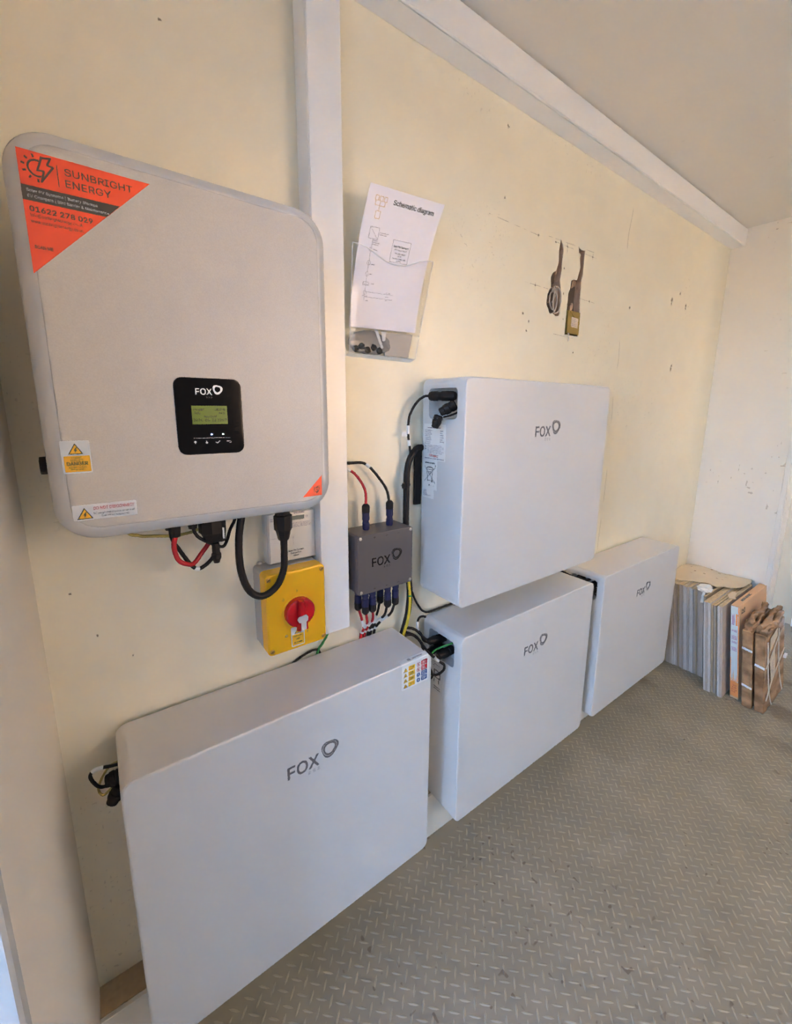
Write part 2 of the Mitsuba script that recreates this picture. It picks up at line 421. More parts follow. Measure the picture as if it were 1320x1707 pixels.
obj('trim_1', bx(XR - .014, XR + .1, -.3945, -.373, 0, OZ + .02, .002), 'white_trim', label='white door lining on the far wall', **S)
obj('trim_1__lining', bx(XR - .014, XR + .1, OY1, OY0, OZ, OZ + .02, .002), 'white_trim')
obj('ceiling', bx(XL - .1, 5.2, YF - .1, .1, ZC, ZC + .1), 'ceiling', label='flat pale ceiling', **S)
# the room beyond the far doorway
obj('wall_beyond', cat_([bx(3.5, 3.6, -2.2, .5, -.06, ZC), bx(2.868, 3.5, .3, .4, -.06, ZC), bx(2.868, 2.98, -1.7, -1.6, -.06, ZC), bx(3.34, 3.5, -1.7, -1.6, -.06, ZC), bx(2.98, 3.34, -1.7, -1.6, -.06, 1.25), bx(2.98, 3.34, -1.7, -1.6, 1.9, ZC)]), 'beige', label='beige wall of the room beyond the doorway', **S)  # side wall includes an unseen window opening, added to light this room
obj('door_2', bx(3.42, 3.46, -1.15, -.402, .018, 1.98, .003), 'white_trim', label='white door leaf standing beyond the far doorway', **S)
obj('ground', cat_([bx(-40, XL - .1, -40, 40, -.2, -.12), bx(XL - .1, 40, -40, YF - .1, -.2, -.12)]), 'asphalt', label='dark asphalt outside the doorway', **S)
# skirting ledge: raw chipboard on top, painted board in front
obj('trim_2', bx(XL, XR, -.0675, -.058, 0, .1515, .001), 'skirting', label='painted skirting board under the batteries', **S)
obj('trim_2__ledge_board', bx(XL, XR, -.058, -.0005, .140, .1525), 'chipboard', label='bare chipboard ledge')

# ------------------------------------------------------------------ trunking
def casing(t, mesh_base, mesh_lid, label):
    obj(t + '__base', mesh_base, 'pvc'); obj(t + '__lid', mesh_lid, 'pvc')
    tag(t, label, 'cable trunking')
casing('cable_trunking', bx(.393, .4625, -.052, -.0005, .8155, 2.18, .001), bx(.3925, .464, -.0605, -.0525, .8150, 2.18, .0015), 'upright white cable trunking running up the wall behind the large inverter')
casing('cable_trunking_001', bx(XL + .001, XR - .001, -.0575, -.0005, 2.1855, ZC - .001, .001), bx(XL + .001, XR - .001, -.0645, -.058, 2.1845, ZC - .004, .0025), 'long white boxed trunking along the top of the back wall under the ceiling')

# ------------------------------------------------------------------ wall batteries
BW, BH, BYF, BYB = .6614, .5997, -.1726, -.0095
ZL, ZU = .7386, 1.4287
def battery(key, x, zt, label, sides=True):
    z0 = zt - BH
    body = tom(slab_y(x, x + BW, z0, zt, .020, BYB, BYF, .004, 3, 7))
    pk = tom(hull([(a, b, c) for a in (x - .02, x + .034) for b, c in [(-q[0], q[1]) for q in rr(.034, .1445, zt - .104, zt - .026, .012, 5).exterior.coords[:-1]]]))
    obj(key + '__casing', man(body - pk), 'battery', smooth=35)
    sd = SIDE(x + .034)
    obj(key + '__socket_panel', ext(rr(.0345, .144, zt - .1035, zt - .0265, .011), .001, sd), 'battery_pocket', label='recessed socket panel')
    # sockets and marks on the recessed panel
    obj(key + '__socket_block', cat_([bx(x + .020, x + .033, -.142, -.122, zt - .094, zt - .046, .002)]), 'black', label='black socket block with pins')
    obj(key + '__socket_block__pin', cat_([lathe([(0, .0022), (.003, .0022)], (x + .0202, -.132, zt - .058 - .027 * i), (-1, 0, 0), 8) for i in range(2)]), 'steel')
    obj(key + '__socket_mark', cat_([txt(sd, 'RJ', .118, zt - .042, .006, off=.001), rows(sd, .115, .121, zt - .07, zt - .055, 2, .001)]), 'grey_ink')
    f = WALL(BYF)
    a, b = fox(f, x + .276, zt - .1525, 1.0, .0001)
    obj(key + '__logo', a, 'grey_ink', label='dark grey brand lettering with a ring emblem'); obj(key + '__logo_small', b, 'pale_ink')
    # black wall bracket behind
    obj(key + '__wall_bracket', bx(x + .01, x + BW - .03, -.0093, -.0003, z0 + .02, zt - .04), 'black')
    tag(key, label, 'battery', 'wall batteries')
battery('battery', ZL * 0 - .0235, ZL, 'nearest pale grey wall battery, lower left, with a warning sticker on its top right corner')
battery('battery_001', .7433, ZL, 'pale grey wall battery in the middle of the lower row, directly below the upper one')
battery('battery_002', 1.4797, ZL, 'farthest pale grey wall battery, right end of the lower row by the stacked tiles')
battery('battery_003', .7253, ZU, 'pale grey wall battery hung highest, above the lower row, with rating labels on its side')

# upper battery: bracket plate, plugs, side labels
k = 'battery_003'
obj(k + '__mounting_plate', bx(.7005, .7245, -.009, -.0008, 1.085, 1.243, .002), 'black', label='black mounting plate')
def plug(key, p, d, L, r, m='rubber'):
    return obj(key, lathe([(0, r * .75), (L * .06, r), (L * .3, r * 1.04), (L * .33, r * .93), (L * .4, r * .93), (L * .43, r * 1.05), (L * .7, r), (L * .74, r * .85), (L * .94, r * .8), (L, r * .55)], p, d, 18), m, smooth=40)
plug(k + '__blank_plug', (.735, -.128, 1.362), (-.62, .50, -.42), .045, .013)
plug(k + '__blank_plug', (.706, -.098, 1.334), (-.2, .25, -.95), .033, .0115)
obj(k + '__blank_plug__tether', tube(spline([(.745, -.134, 1.362), (.735, -.138, 1.345), (.722, -.125, 1.335), (.712, -.108, 1.330)]), .0025, 6), 'rubber')
sd = SIDE(.7253)
L0 = .0002
obj(k + '__rating_label', ext(sbox(.015, 1.2145, .1045, 1.3105), L0, sd), 'sticker_white', label='white rating label')
obj(k + '__rating_label__print', cat_([rows(sd, .03, .09, 1.298, 1.303, 1, L0, .6, 1, lo=.9), rows(sd, .02, .05, 1.256, 1.296, 8, L0, .4, 2), rows(sd, .082, .101, 1.262, 1.296, 6, L0, .4, 3), rows(sd, .032, .100, 1.232, 1.256, 6, L0, .35, 4, lo=.8), rows(sd, .020, .027, 1.24, 1.254, 2, L0, .5, 5), rows(sd, .02, .1, 1.2165, 1.221, 1, L0, .6, 6, lo=.95), ext(sbox(.05, 1.2225, .078, 1.2235).union(sbox(.05, 1.2285, .078, 1.2295)), L0, sd, L0)]), 'line_ink')
obj(k + '__rating_label__symbol', cat_([txt(sd, 'CE', .04, 1.224, .006, off=L0, bold=True), txt(sd, 'UN38.3', .052, 1.2240, .0045, off=L0, bold=True)]), 'red_ink')
obj(k + '__disposal_label', ext(sbox(.0145, 1.134, .0735, 1.2143), L0, sd), 'sticker_white', label='white label with a crossed-out bin')
bin_ = [ln([(.031, 1.188), (.035, 1.158), (.052, 1.158), (.056, 1.188), (.031, 1.188)], .0016), ln([(.029, 1.191), (.036, 1.1945), (.052, 1.1945), (.058, 1.191)], .0028), ln([(.021, 1.196), (.066, 1.152)], .0013), ln([(.066, 1.195), (.019, 1.153)], .0013), Point(.053, 1.157).buffer(.0035), sbox(.037, 1.176, .050, 1.183).difference(sbox(.039, 1.178, .048, 1.181)), sbox(.034, 1.156, .038, 1.159)]
obj(k + '__disposal_label__print', cat_([ext(unary_union(bin_), .0002, sd, L0), rows(sd, .022, .068, 1.203, 1.209, 1, L0, .55, 8, lo=.9), ext(unary_union([sbox(.065, 1.1985, .069, 1.2015), Point(.042, 1.145).buffer(.0025), sbox(.048, 1.144, .06, 1.1447)]), .0002, sd, L0)]), 'grey_ink')
obj(k + '__serial_label', ext(sbox(.0138, 1.1085, .0615, 1.1338), L0, sd), 'sticker_white', label='small white serial label')
obj(k + '__serial_label__print', cat_([rows(sd, .017, .036, 1.116, 1.130, 5, L0, .55, 9), rows(sd, .017, .056, 1.112, 1.117, 2, L0, .5, 10)]), 'line_ink')
# lower battery label, its white greyed so the shade sits in the colour
sd = SIDE(.7433)
obj('battery_001__rating_label', ext(sbox(.015, .52, .099, .622), L0, sd), 'grey_plastic', label='white rating label greyed for shade')
obj('battery_001__rating_label__print', cat_([rows(sd, .02, .09, .60, .617, 3, L0, .3, 3), ext(unary_union([rr(.06, .09, .565, .592, .004).difference(rr(.064, .086, .569, .588, .003)), sbox(.06, .535, .09, .538), sbox(.06, .528, .09, .531), sbox(.06, .55, .064, .562), sbox(.08, .55, .084, .562)]), .0002, sd, L0)]), 'grey_ink')

# nearest battery: folded warning sticker on the top right corner
k = 'battery'
f = WALL(BYF); o = .0004
obj(k + '__warning_sticker', cat_([ext(sbox(.5435, .6685, .6265, .7386 - .003), .0003, f), ext(sbox(.5435, -.1700, .6265, -.1560), .0003, TOP(.7386)), hull([(x, y, z) for x in (.5435, .6265) for y, z in ((-.1729, .7356), (-.1700, .7389), (-.1722, .7379), (-.168, .7370), (-.171, .734))])]), 'sticker_white', label='white sticker with rows of hazard pictograms')
am, bk, rd, bl, wt, ri = [], [], [], [], [], []
for i in range(4):
    zt = .7265 - i * .0145
    a, b = warn(f, .5545, zt - .0105, .0125, .0108, o); am.append(a); bk.append(b)
    am.append(ext(sbox(.5635, zt - .0108, .5835, zt + .0012), .0002, f, o))
    bk.append(txt(f, ['Warning', 'Caution', 'Danger', 'Warning'][i], .5735, zt - .0045, .0032, w=.012, off=o + .0002, center=True)); bk.append(rows(f, .5665, .5805, zt - .009, zt - .006, 2, o + .0002, .4, i))
    if i < 2:
        ri.append(ext(Point(.5945, zt - .0045).buffer(.0056).difference(Point(.5945, zt - .0045).buffer(.0044)).union(ln([(.591, zt - .001), (.598, zt - .008)], .0012)), .0002, f, o))
        bk.append(ext(rr(.5932, .5958, zt - .0075, zt - .002, .0008), .0002, f, o - .00005)); rd.append(ext(sbox(.6035, zt - .0105, .6225, zt + .0022), .0002, f, o))
        wt.append(rows(f, .606, .6205, zt - .0085, zt + .0005, 3, o + .0002, .4, i + 30))
    else:
        bl.append(ext(Point(.5945, zt - .0045).buffer(.0056), .0002, f, o)); wt.append(ext(rr(.5937, .5953, zt - .0045, zt - .001, .0005).union(Point(.5945, zt - .0065).buffer(.0008)), .0002, f, o + .0002))
        bl.append(ext(rr(.6035, .6225, zt - .0105, zt + .0022, .0012), .0002, f, o)); wt.append(rows(f, .606, .6205, zt - .0085, zt + .0005, 4, o + .0002, .3, i + 40))
obj(k + '__warning_sticker__hazard_mark', cat_(am), 'amber'); obj(k + '__warning_sticker__print', cat_(bk), 'ink'); obj(k + '__warning_sticker__prohibition_mark', cat_(rd), 'red')
obj(k + '__warning_sticker__ring', cat_(ri), 'red_ink'); obj(k + '__warning_sticker__mandatory_mark', cat_(bl), 'blue_ink'); obj(k + '__warning_sticker__white_print', cat_(wt), 'sticker_white')
obj(k + '__warning_sticker__top_print', cat_([ext(rr(.566, .575, -.1675, -.159, .001), .0002, TOP(.7389)), ext(sbox(.581, -.1645, .612, -.1625), .0002, TOP(.7389)), ext(sbox(.578, -.1675, .60, -.1665), .0002, TOP(.7389))]), 'pale_ink')
# cable entry at its left end
plug('battery__plug', (-.020, -.062, .672), (-1, .05, -.05), .026, .0135); plug('battery__plug', (-.022, -.058, .652), (-.50, .1, -.95), .042, .0125)

# ------------------------------------------------------------------ inverter
k = 'inverter'
X0, X1, Z0, Z1 = -.054, .366, 1.157, 1.684
pts = []
for y, ins in ((-.135, .004), (-.140, 0), (-.164, 0), (-.170, .0025), (-.1745, .007), (-.1785, .013), (-.180, .018)):
    pts += [(x, y, z) for x, z in rr(X0 + ins, X1 - ins, Z0 + ins, Z1 - ins, .052 - ins * .6, 10).exterior.coords[:-1]]
obj(k + '__cover', hull(pts), 'inv_rim', smooth=30)
pts = []
for y, ins in ((-.1795, .019), (-.1812, .0195), (-.182, .0215)):
    pts += [(x, y, z) for x, z in rr(X0 + ins, X1 - ins, Z0 + ins, Z1 - ins, .034 - (ins - .019), 8).exterior.coords[:-1]]
obj(k + '__front_panel', hull(pts), 'inv_panel', smooth=25, label='textured grey front panel')
obj(k + '__body', bx(-.02, .335, -.136, -.001, 1.185, 1.655, .006), 'inv_body', label='dark grey back housing')
obj(k + '__isolator_knob', lathe([(0, .017), (.02, .017), (.022, .013), (.0455, .013)], (-.02, -.105, 1.262), (-1, 0, 0), 18), 'black', smooth=35, label='black rotary knob on the side')
F = WALL(-.182)
obj(k + '__display', slab_y(.105, .203, 1.2752, 1.3938, .0125, -.181, -.1842, .0008, 2), 'black_gloss', smooth=35, label='glossy black display panel')
D = WALL(-.1842)
lx = [txt(D, 'FOX', .1343, 1.3685, .0092, w=.0242, off=.0001, bold=True), ext(ring_shape(.1668, 1.3768, .36)[1], .0003, D, .0001)]
obj(k + '__display__logo', cat_(lx), 'white_plastic'); obj(k + '__display__logo_small', txt(D, 'E S S', .1496, 1.3632, .0028, w=.009, off=.0001), 'grey_ink')
obj(k + '__display__screen', ext(sbox(.127, 1.3226, .1793, 1.3514), .0003, D), 'lcd', label='green backlit screen')
f2 = .0004
obj(k + '__display__readout', cat_([txt(D, 'Power', .1300, 1.3437, .0038, w=.0150, off=f2), txt(D, '+807 W', .1605, 1.3437, .0038, w=.0160, off=f2), txt(D, 'SoC', .1305, 1.3385, .0036, w=.0085, off=f2), txt(D, '44%', .1665, 1.3385, .0036, w=.0090, off=f2), txt(D, 'Normal', .1445, 1.3328, .0036, w=.0185, off=f2), txt(D, '2024-04-22 15:07', .1290, 1.3272, .0040, w=.0485, off=f2)]), 'ink')
obj(k + '__display__button_mark', cat_([ext(ln([(.127, 1.3012), (.181, 1.3003)], .0004), .0002, D),
    ext(unary_union([tri((.1264, 1.2945), (.1312, 1.2945), (.1288, 1.2972)), sbox(.1282, 1.2922, .1294, 1.2948), tri((.1429, 1.2942), (.1477, 1.2942), (.1453, 1.2916)), sbox(.1447, 1.2938, .1459, 1.2966), ln([(.1590, 1.2940), (.1610, 1.2922), (.1652, 1.2960)], .0008), ln([(.1752, 1.2950), (.1820, 1.2950), (.1820, 1.2925), (.1795, 1.2925)], .0007), tri((.1752, 1.2950), (.1768, 1.2962), (.1768, 1.2938))]), .0002, D)]), 'grey_plastic')
for x, c in ((.1534, (6, 12, 40)), (.1706, (16, 30, 20))):
    obj(k + '__display__indicator', ext(rr(x - .0016, x + .0016, 1.3052, 1.3076, .0007), .0003, D), 'white_plastic', label='lit indicator', emitter={'type': 'area', 'radiance': {'type': 'rgb', 'value': [v * .02 for v in c]}, 'sampling_weight': .01})
# big corner sticker
q = k + '__installer_sticker'
obj(q, ext(tri((-.0384, 1.6516), (.0985, 1.6508), (-.0378, 1.5115)), .0003, F), 'orange', label='orange-red triangular installer sticker')
g = .0004
def dg(z): return (z - 1.5115) / (1.6508 - 1.5115) * (.0985 + .0378) - .0378
obj(q + '__band', ext(Polygon([(-.0382, 1.6122), (dg(1.6128) - .0005, 1.6128), (dg(1.596) - .0005, 1.596), (-.0382, 1.5955)]), .0002, F, .0003), 'band', label='black band')
sun = [Point(-.0205, 1.6335).buffer(.0098).difference(Point(-.0205, 1.6335).buffer(.0079)).difference(Polygon([(-.019, 1.646), (.0, 1.646), (.0, 1.618), (-.0225, 1.618), (-.0145, 1.630)]))]
for a in range(70, 275, 33): sun.append(ln([(-.0205 + .0118 * math.cos(math.radians(a)), 1.6335 + .0118 * math.sin(math.radians(a))), (-.0205 + .0152 * math.cos(math.radians(a)), 1.6335 + .0152 * math.sin(math.radians(a)))], .0019))
bo = Polygon([(-.0155, 1.6465), (-.0068, 1.6482), (-.0105, 1.6398), (-.0050, 1.6388), (-.0178, 1.6195), (-.0148, 1.6318), (-.0210, 1.6312)])
sun.append(bo.buffer(.0008).difference(bo.buffer(-.0011)))
obj(q + '__lettering', cat_([txt(F, 'SUNBRIGHT', .0056, 1.6335, .0080, w=.0715, off=g), txt(F, 'ENERGY', .0053, 1.6203, .0082, w=.0470, off=g), ext(sbox(-.0018, 1.6186, -.0011, 1.643), .0002, F, g), ext(unary_union(sun), .0002, F, g),
    txt(F, '01622 278 029', -.0331, 1.5838, .0058, w=.0622, off=g, bold=True), txt(F, 'info@sunbrightenergy.co.uk', -.0332, 1.5776, .0034, w=.0512, off=g), txt(F, 'www.sunbrightenergy.co.uk', -.0332, 1.5708, .0034, w=.0512, off=g), txt(F, 'SCAN ME', -.0332, 1.5415, .0034, w=.0176, off=g, bold=True)]), 'band')
obj(q + '__white_lettering', cat_([txt(F, 'Solar PV Systems | Battery Storage', -.0337, 1.6055, .0032, w=.0698, off=.0006), txt(F, 'EV Chargers | Bird Barrier & Maintenance', -.0333, 1.5992, .0032, w=.0812, off=.0006)]), 'sticker_white')
# danger sticker
q = k + '__danger_sticker'
obj(q, ext(rr(-.0367, -.0044, 1.2575, 1.3025, .002), .0003, F), 'sticker_white', label='white and amber danger sticker')
a, b = warn(F, -.0207, 1.2838, .0165, .0152, g)
obj(q + '__amber_panel', cat_([a, ext(rr(-.0343, -.0057, 1.2595, 1.2815, .0012), .0002, F, g)]), 'amber')
obj(q + '__lettering', cat_([b, txt(F, 'DANGER', -.0318, 1.2686, .0048, w=.0232, off=.0006, bold=True), txt(F, 'PV ARRAY', -.0202, 1.2778, .0021, w=.0105, off=.0006, center=True), txt(F, 'DC ISOLATOR', -.0202, 1.2746, .0021, w=.0140, off=.0006, center=True), txt(F, 'Contains live parts', -.0202, 1.2650, .0020, w=.0190, off=.0006, center=True), txt(F, 'during daylight', -.0202, 1.2620, .0020, w=.0155, off=.0006, center=True)]), 'ink')
q = k + '__disconnect_sticker'
obj(q, ext(rr(-.0330, .0428, 1.1900, 1.2122, .0018), .0003, F), 'sticker_white', label='white do-not-disconnect sticker')
a, b = warn(F, -.0196, 1.1917, .0185, .0162, g)
obj(q + '__warning_mark', a, 'amber')
obj(q + '__lettering', cat_([b, txt(F, 'DC plugs and sockets under load', -.0095, 1.1975, .0026, w=.0490, off=g), txt(F, 'Turn off AC supply first', -.0010, 1.1928, .0026, w=.0335, off=g)]), 'ink')
obj(q + '__red_lettering', txt(F, 'DO NOT DISCONNECT', -.0092, 1.2040, .0040, w=.0488, off=g, bold=True), 'red_ink')
q = k + '__corner_sticker'
obj(q, ext(tri((.3427, 1.2237), (.3422, 1.1853), (.3039, 1.1849)), .0003, F), 'orange', label='small orange-red corner sticker')
sm = [affinity.affine_transform(s_, [.47, 0, 0, .47, .332 + .47 * .0185, 1.197 - .47 * 1.6335]) for s_ in sun]
obj(q + '__lettering', ext(unary_union(sm), .0002, F, g), 'band')
tag(k, 'large grey inverter with rounded corners, a black display and an orange-red corner sticker', 'inverter')
# fittings below
def gland(key, x, y, z1, z0, r, m='rubber', nut=True):
    h = z1 - z0
    prof = [(0, r), (h * .5, r), (h * .52, r * 1.22), (h * .78, r * 1.22), (h * .82, r * 1.02), (h, r * .72)] if nut else [(0, r), (h * .8, r), (h, r * .8)]
    obj(key, lathe(prof, (x, y, z1), (0, 0, -1), 8 if nut else 14), m, smooth=25)
gland(k + '__cable_gland', .293, -.1, 1.19, 1.083, .0150)
gland(k + '__cable_gland', .160, -.1, 1.19, 1.104, .0190)
gland(k + '__dc_connector', .1005, -.1, 1.19, 1.123, .0082, nut=False); gland(k + '__dc_connector', .0905, -.095, 1.19, 1.136, .0062, nut=False); gland(k + '__dc_connector', .128, -.1, 1.19, 1.134, .0085, nut=False)
gland(k + '__data_plug', .162, -.107, 1.102, 1.064, .0068)
obj(k + '__data_plug__mark', bx(.1725, .1755, -.1225, -.1215, 1.113, 1.133), 'white_plastic')
gland(k + '__cable_gland', .177, -.085, 1.19, 1.098, .0095, nut=False)

def cable(key, path, r, m, label, group=None, sides=10, marks=(), mr=None, mm='white_plastic'):
    """one cable with sleeves or markers as parts; marks: (start, end) along its length"""
    if not marks:
        obj(key, tube(path, r, sides), m, smooth=60); tag(key, label, 'cable', group); return key
    kk = key; n = 1
    while any(s.startswith(kk + '__') or s == kk for s in scene): kk = f'{key}_{n:03d}'; n += 1
    obj(kk + '__jacket', tube(path, r, sides), m, smooth=60)
    for a, b in marks: obj(kk + '__marker', tube(part_of(path, a, b), mr or r * 1.25, sides), mm, smooth=60, label='white marker sleeve')
    tag(kk, label, 'cable', group); return kk

cable('cable', spline([(.293, -.1, 1.085), (.2925, -.1, 1.05), (.289, -.1, 1.015), (.272, -.1, .984), (.243, -.1, .972), (.218, -.1, .992), (.205, -.1, 1.04), (.2055, -.1, 1.10), (.215, -.098, 1.15), (.225, -.09, 1.186)], 12), .0070, 'rubber', 'thick black cable looping down from the inverter in front of the yellow switch', sides=14)
cable('cable_001', spline([(.0995, -.1, 1.125), (.0955, -.1, 1.104), (.1005, -.1, 1.080), (.1138, -.098, 1.0685), (.1265, -.088, 1.0640), (.1410, -.082, 1.078), (.1563, -.08, 1.097), (.165, -.078, 1.12), (.168, -.078, 1.19)], 10), .0042, 'red_cable', 'red cable hanging in a loop below the inverter')
cable('cable_002', spline([(.093, -.094, 1.138), (.0950, -.092, 1.118), (.1030, -.091, 1.0985), (.1210, -.09, 1.0635), (.1335, -.09, 1.0530), (.1479, -.09, 1.0590), (.1584, -.095, 1.0720), (.161, -.100, 1.085)], 10), .0036, 'rubber', 'black cable hanging in a loop below the inverter with a white marker', marks=((.50, .60),))
cable('cable_003', spline([(.020, -.02, 1.20), (.0312, -.028, 1.1300), (.050, -.03, 1.1160), (.0715, -.03, 1.1115), (.1157, -.03, 1.1060), (.1588, -.03, 1.1165), (.19, -.03, 1.15), (.20, -.03, 1.19)], 10), .0030, 'earth_olive', 'olive green and yellow earth cable curving under the inverter')
cable('cable_004', spline([(.128, -.1, 1.14), (.131, -.1, 1.124), (.140, -.1, 1.112), (.158, -.104, 1.100), (.176, -.098, 1.090), (.187, -.086, 1.097), (.195, -.08, 1.115), (.207, -.08, 1.14), (.215, -.08, 1.19)], 10), .0030, 'rubber', 'thin black data cable tangled around the fitting below the inverter')
cable('cable_005', spline([(.183, -.07, 1.19), (.183, -.07, 1.135), (.176, -.07, 1.110), (.172, -.075, 1.095)], 8), .0030, 'red_cable', 'short red cable behind the black fitting below the inverter', marks=((.35, .5),))

# ------------------------------------------------------------------ generation meter
k = 'meter'
obj(k + '__case', bx(.2805, .3925, -.026, -.0005, 1.007, 1.1235, .003), 'meter_case'); obj(k + '__front', bx(.2835, .392, -.0335, -.026, 1.0085, 1.1225, .0025), 'meter', label='off-white front cover')
f = WALL(-.0335)
obj(k + '__screen', ext(sbox(.334, 1.1020, .3662, 1.1115), .0003, f), 'lcd_grey', label='small grey screen')
obj(k + '__groove', ext(sbox(.2845, 1.0655, .3295, 1.0661), .0002, f), 'pale_ink')
for t_, x_, z_, w_ in (('Solar PV System', .344, 1.0302, .037), ('Generation', .3435, 1.0241, .024), ('Meter', .3445, 1.0180, .0125)):
    obj(k + '__lettering', txt(f, t_, x_, z_, .0034, w=w_, off=.0001, center=True, bold=True), 'ink')
SP = obj(k + '__small_print', cat_([rows(f, .342, .368, 1.1155, 1.121, 1, .0001, .8, 1, lo=.95), rows(f, .369, .375, 1.104, 1.110, 2, .0001, .5, 2), rows(f, .338, .386, 1.085, 1.0965, 4, .0001, .45, 3, lo=.85), ext(tri((.3365, 1.0624), (.3385, 1.0655), (.3405, 1.0624), (.3385, 1.0593)).difference(tri((.3373, 1.0624), (.3385, 1.0643), (.3397, 1.0624), (.3385, 1.0605))), .0002, f), ext(sbox(.3383, 1.045, .3388, 1.058), .0002, f), rows(f, .289, .298, 1.104, 1.112, 2, .0001, .5, 4)]), 'line_ink'); tag(SP, kind='stuff')
tag(k, 'off-white electricity meter with a small grey screen, under the inverter corner above the yellow switch', 'meter')

# ------------------------------------------------------------------ yellow isolator
k = 'isolator_switch'
obj(k + '__base', slab_y(.2555, .3905, .8185, 1.004, .010, -.0005, -.044, .001, 1), 'grey_box', smooth=35, label='grey back box')
obj(k + '__base__lug', cat_([bx(.263 + i * .085, .276 + i * .085, -.010, -.001, 1.003, 1.012, .003) for i in range(2)]), 'grey_box')
obj(k + '__base__lid_step', slab_y(.2565, .3895, .8195, 1.003, .009, -.044, -.050, .0015, 1), 'yellow', smooth=35)
obj(k + '__lid', slab_y(.2555, .3905, .8185, 1.004, .010, -.0505, -.0810, .004, 3), 'yellow', smooth=35, label='yellow lid')
f = WALL(-.081)
for x, z in ((.263, .9935), (.383, .993), (.3838, .829), (.264, .8295)):
    obj(k + '__screw', lathe([(0, .0052), (.0008, .0052), (.0014, .0035)], (x, -.081, z), (0, -1, 0), 16), 'screw', smooth=30)
    obj(k + '__screw__slot', ext(affinity.rotate(sbox(x - .0040, z - .0006, x + .0040, z + .0006), 40), .0003, f, .0014), 'ink')
obj(k + '__mark', cat_([txt(f, 'O', .2905, .9395, .0048, off=.0001), txt(f, 'I', .3228, .9530, .0050, off=.0001), ext(rr(.2935, .2985, .8535, .859, .001).difference(rr(.2945, .2975, .8545, .858, .0005)), .0002, f), txt(f, '2', .3435, .852, .0048, off=.0001)]), 'grey_ink')
C = (.3255, -.081, .9085)
obj(k + '__dial', lathe([(0, .0375), (.0012, .0375)], C, (0, -1, 0), 40), 'amber', smooth=25)
obj(k + '__handle', lathe([(0, .0330), (.012, .0330), (.0145, .031), (.0155, .028)], (C[0], C[1] - .0012, C[2]), (0, -1, 0), 40), 'red', smooth=35, label='red rotary handle')
grip = Polygon([(C[0] - .0075, C[2] + .0325), (C[0] + .0045, C[2] + .0325), (C[0] + .0115, C[2] - .012), (C[0] + .0125, C[2] - .0370), (C[0] - .0115, C[2] - .0370), (C[0] - .0105, C[2] - .012)])
obj(k + '__handle__grip', hull([(x, y, z) for g_, y in ((grip, -.0975), (grip.buffer(-.001), -.1065), (grip.buffer(-.003), -.1095)) for x, z in g_.exterior.coords[:-1]]), 'red', smooth=25)
f = WALL(-.1095)
lk = unary_union([Polygon([(.3090, .9020), (.3120, .9075), (.3290, .9095), (.3330, .9050), (.3325, .8965), (.3285, .8930), (.3285, .8760), (.3175, .8760), (.3175, .8930), (.3125, .8945)])])
obj(k + '__lock_plate', ext(affinity.translate(lk, .002, 0), .0025, f), 'grey_plastic', label='pale grey lock plate')
f = WALL(-.0815)
obj(k + '__danger_tag', ext(rr(.3065, .3375, .8260, .8720, .0018), .0006, f), 'sticker_white', label='small white and amber danger tag')
a, b = warn(f, .322, .856, .0155, .0142, .0007)
obj(k + '__danger_tag__amber_panel', cat_([a, ext(sbox(.3085, .8285, .3355, .8545), .0002, f, .0007)]), 'amber')
obj(k + '__danger_tag__lettering', cat_([b, txt(f, 'DANGER', .322, .8490, .0032, w=.020, off=.0009, center=True), txt(f, 'Main', .322, .8410, .0032, w=.009, off=.0009, center=True, bold=True), txt(f, 'AC Isolator', .322, .8330, .0032, w=.019, off=.0009, center=True, bold=True)]), 'ink')
tag(k, 'yellow and grey isolator switch box with a red rotary handle', 'switch')
cable('cable_006', spline([(.428, -.008, .812), (.4265, -.016, .800), (.421, -.018, .786), (.411, -.010, .762), (.402, -.0052, .745), (.395, -.0048, .712)], 8), .0032, 'green', 'green earth cable dropping from the isolator switch behind the nearest battery')
cable('cable_007', spline([(.412, -.0045, .725), (.404, -.0045, .744), (.392, -.006, .751), (.375, -.006, .7495), (.360, -.005, .745), (.345, -.0045, .739), (.325, -.0045, .728)], 8), .0028, 'rubber', 'thin black cable below the yellow isolator switch')

# ------------------------------------------------------------------ dark junction box
k = 'junction_box'
obj(k + '__base', slab_y(.4785, .6410, .8995, 1.0500, .006, -.0005, -.062, .001, 1), 'jb', smooth=35); obj(k + '__lid', slab_y(.4775, .6415, .8985, 1.0505, .007, -.0632, -.080, .002, 2), 'jb', smooth=35)
f = WALL(-.080)
for x, z in ((.4855, 1.0430), (.6345, 1.0432), (.6345, .9062), (.4860, .9056)):
    obj(k + '__screw', lathe([(0, .0040), (.0006, .0040), (.001, .003)], (x, -.080, z), (0, -1, 0), 14), 'steel', smooth=30)
a, b = fox(f, .5170, .9665, .765, .0001)
obj(k + '__logo', a, 'black', label='black brand lettering with a ring emblem'); obj(k + '__logo_small', b, 'ink')
for z in (1.0405, .9080):
    for x in (.525, .561, .597):
        m_ = sbox(x - .003, z - .0007, x + .003, z + .0007)
        obj(k + '__polarity_mark', ext(m_ if x > .53 else m_.union(sbox(x - .0007, z - .0027, x + .0007, z + .0027)), .0002, f), 'ink')
tag(k, 'dark grey junction box with blue plugs above and below, right of the white trunking', 'junction box')
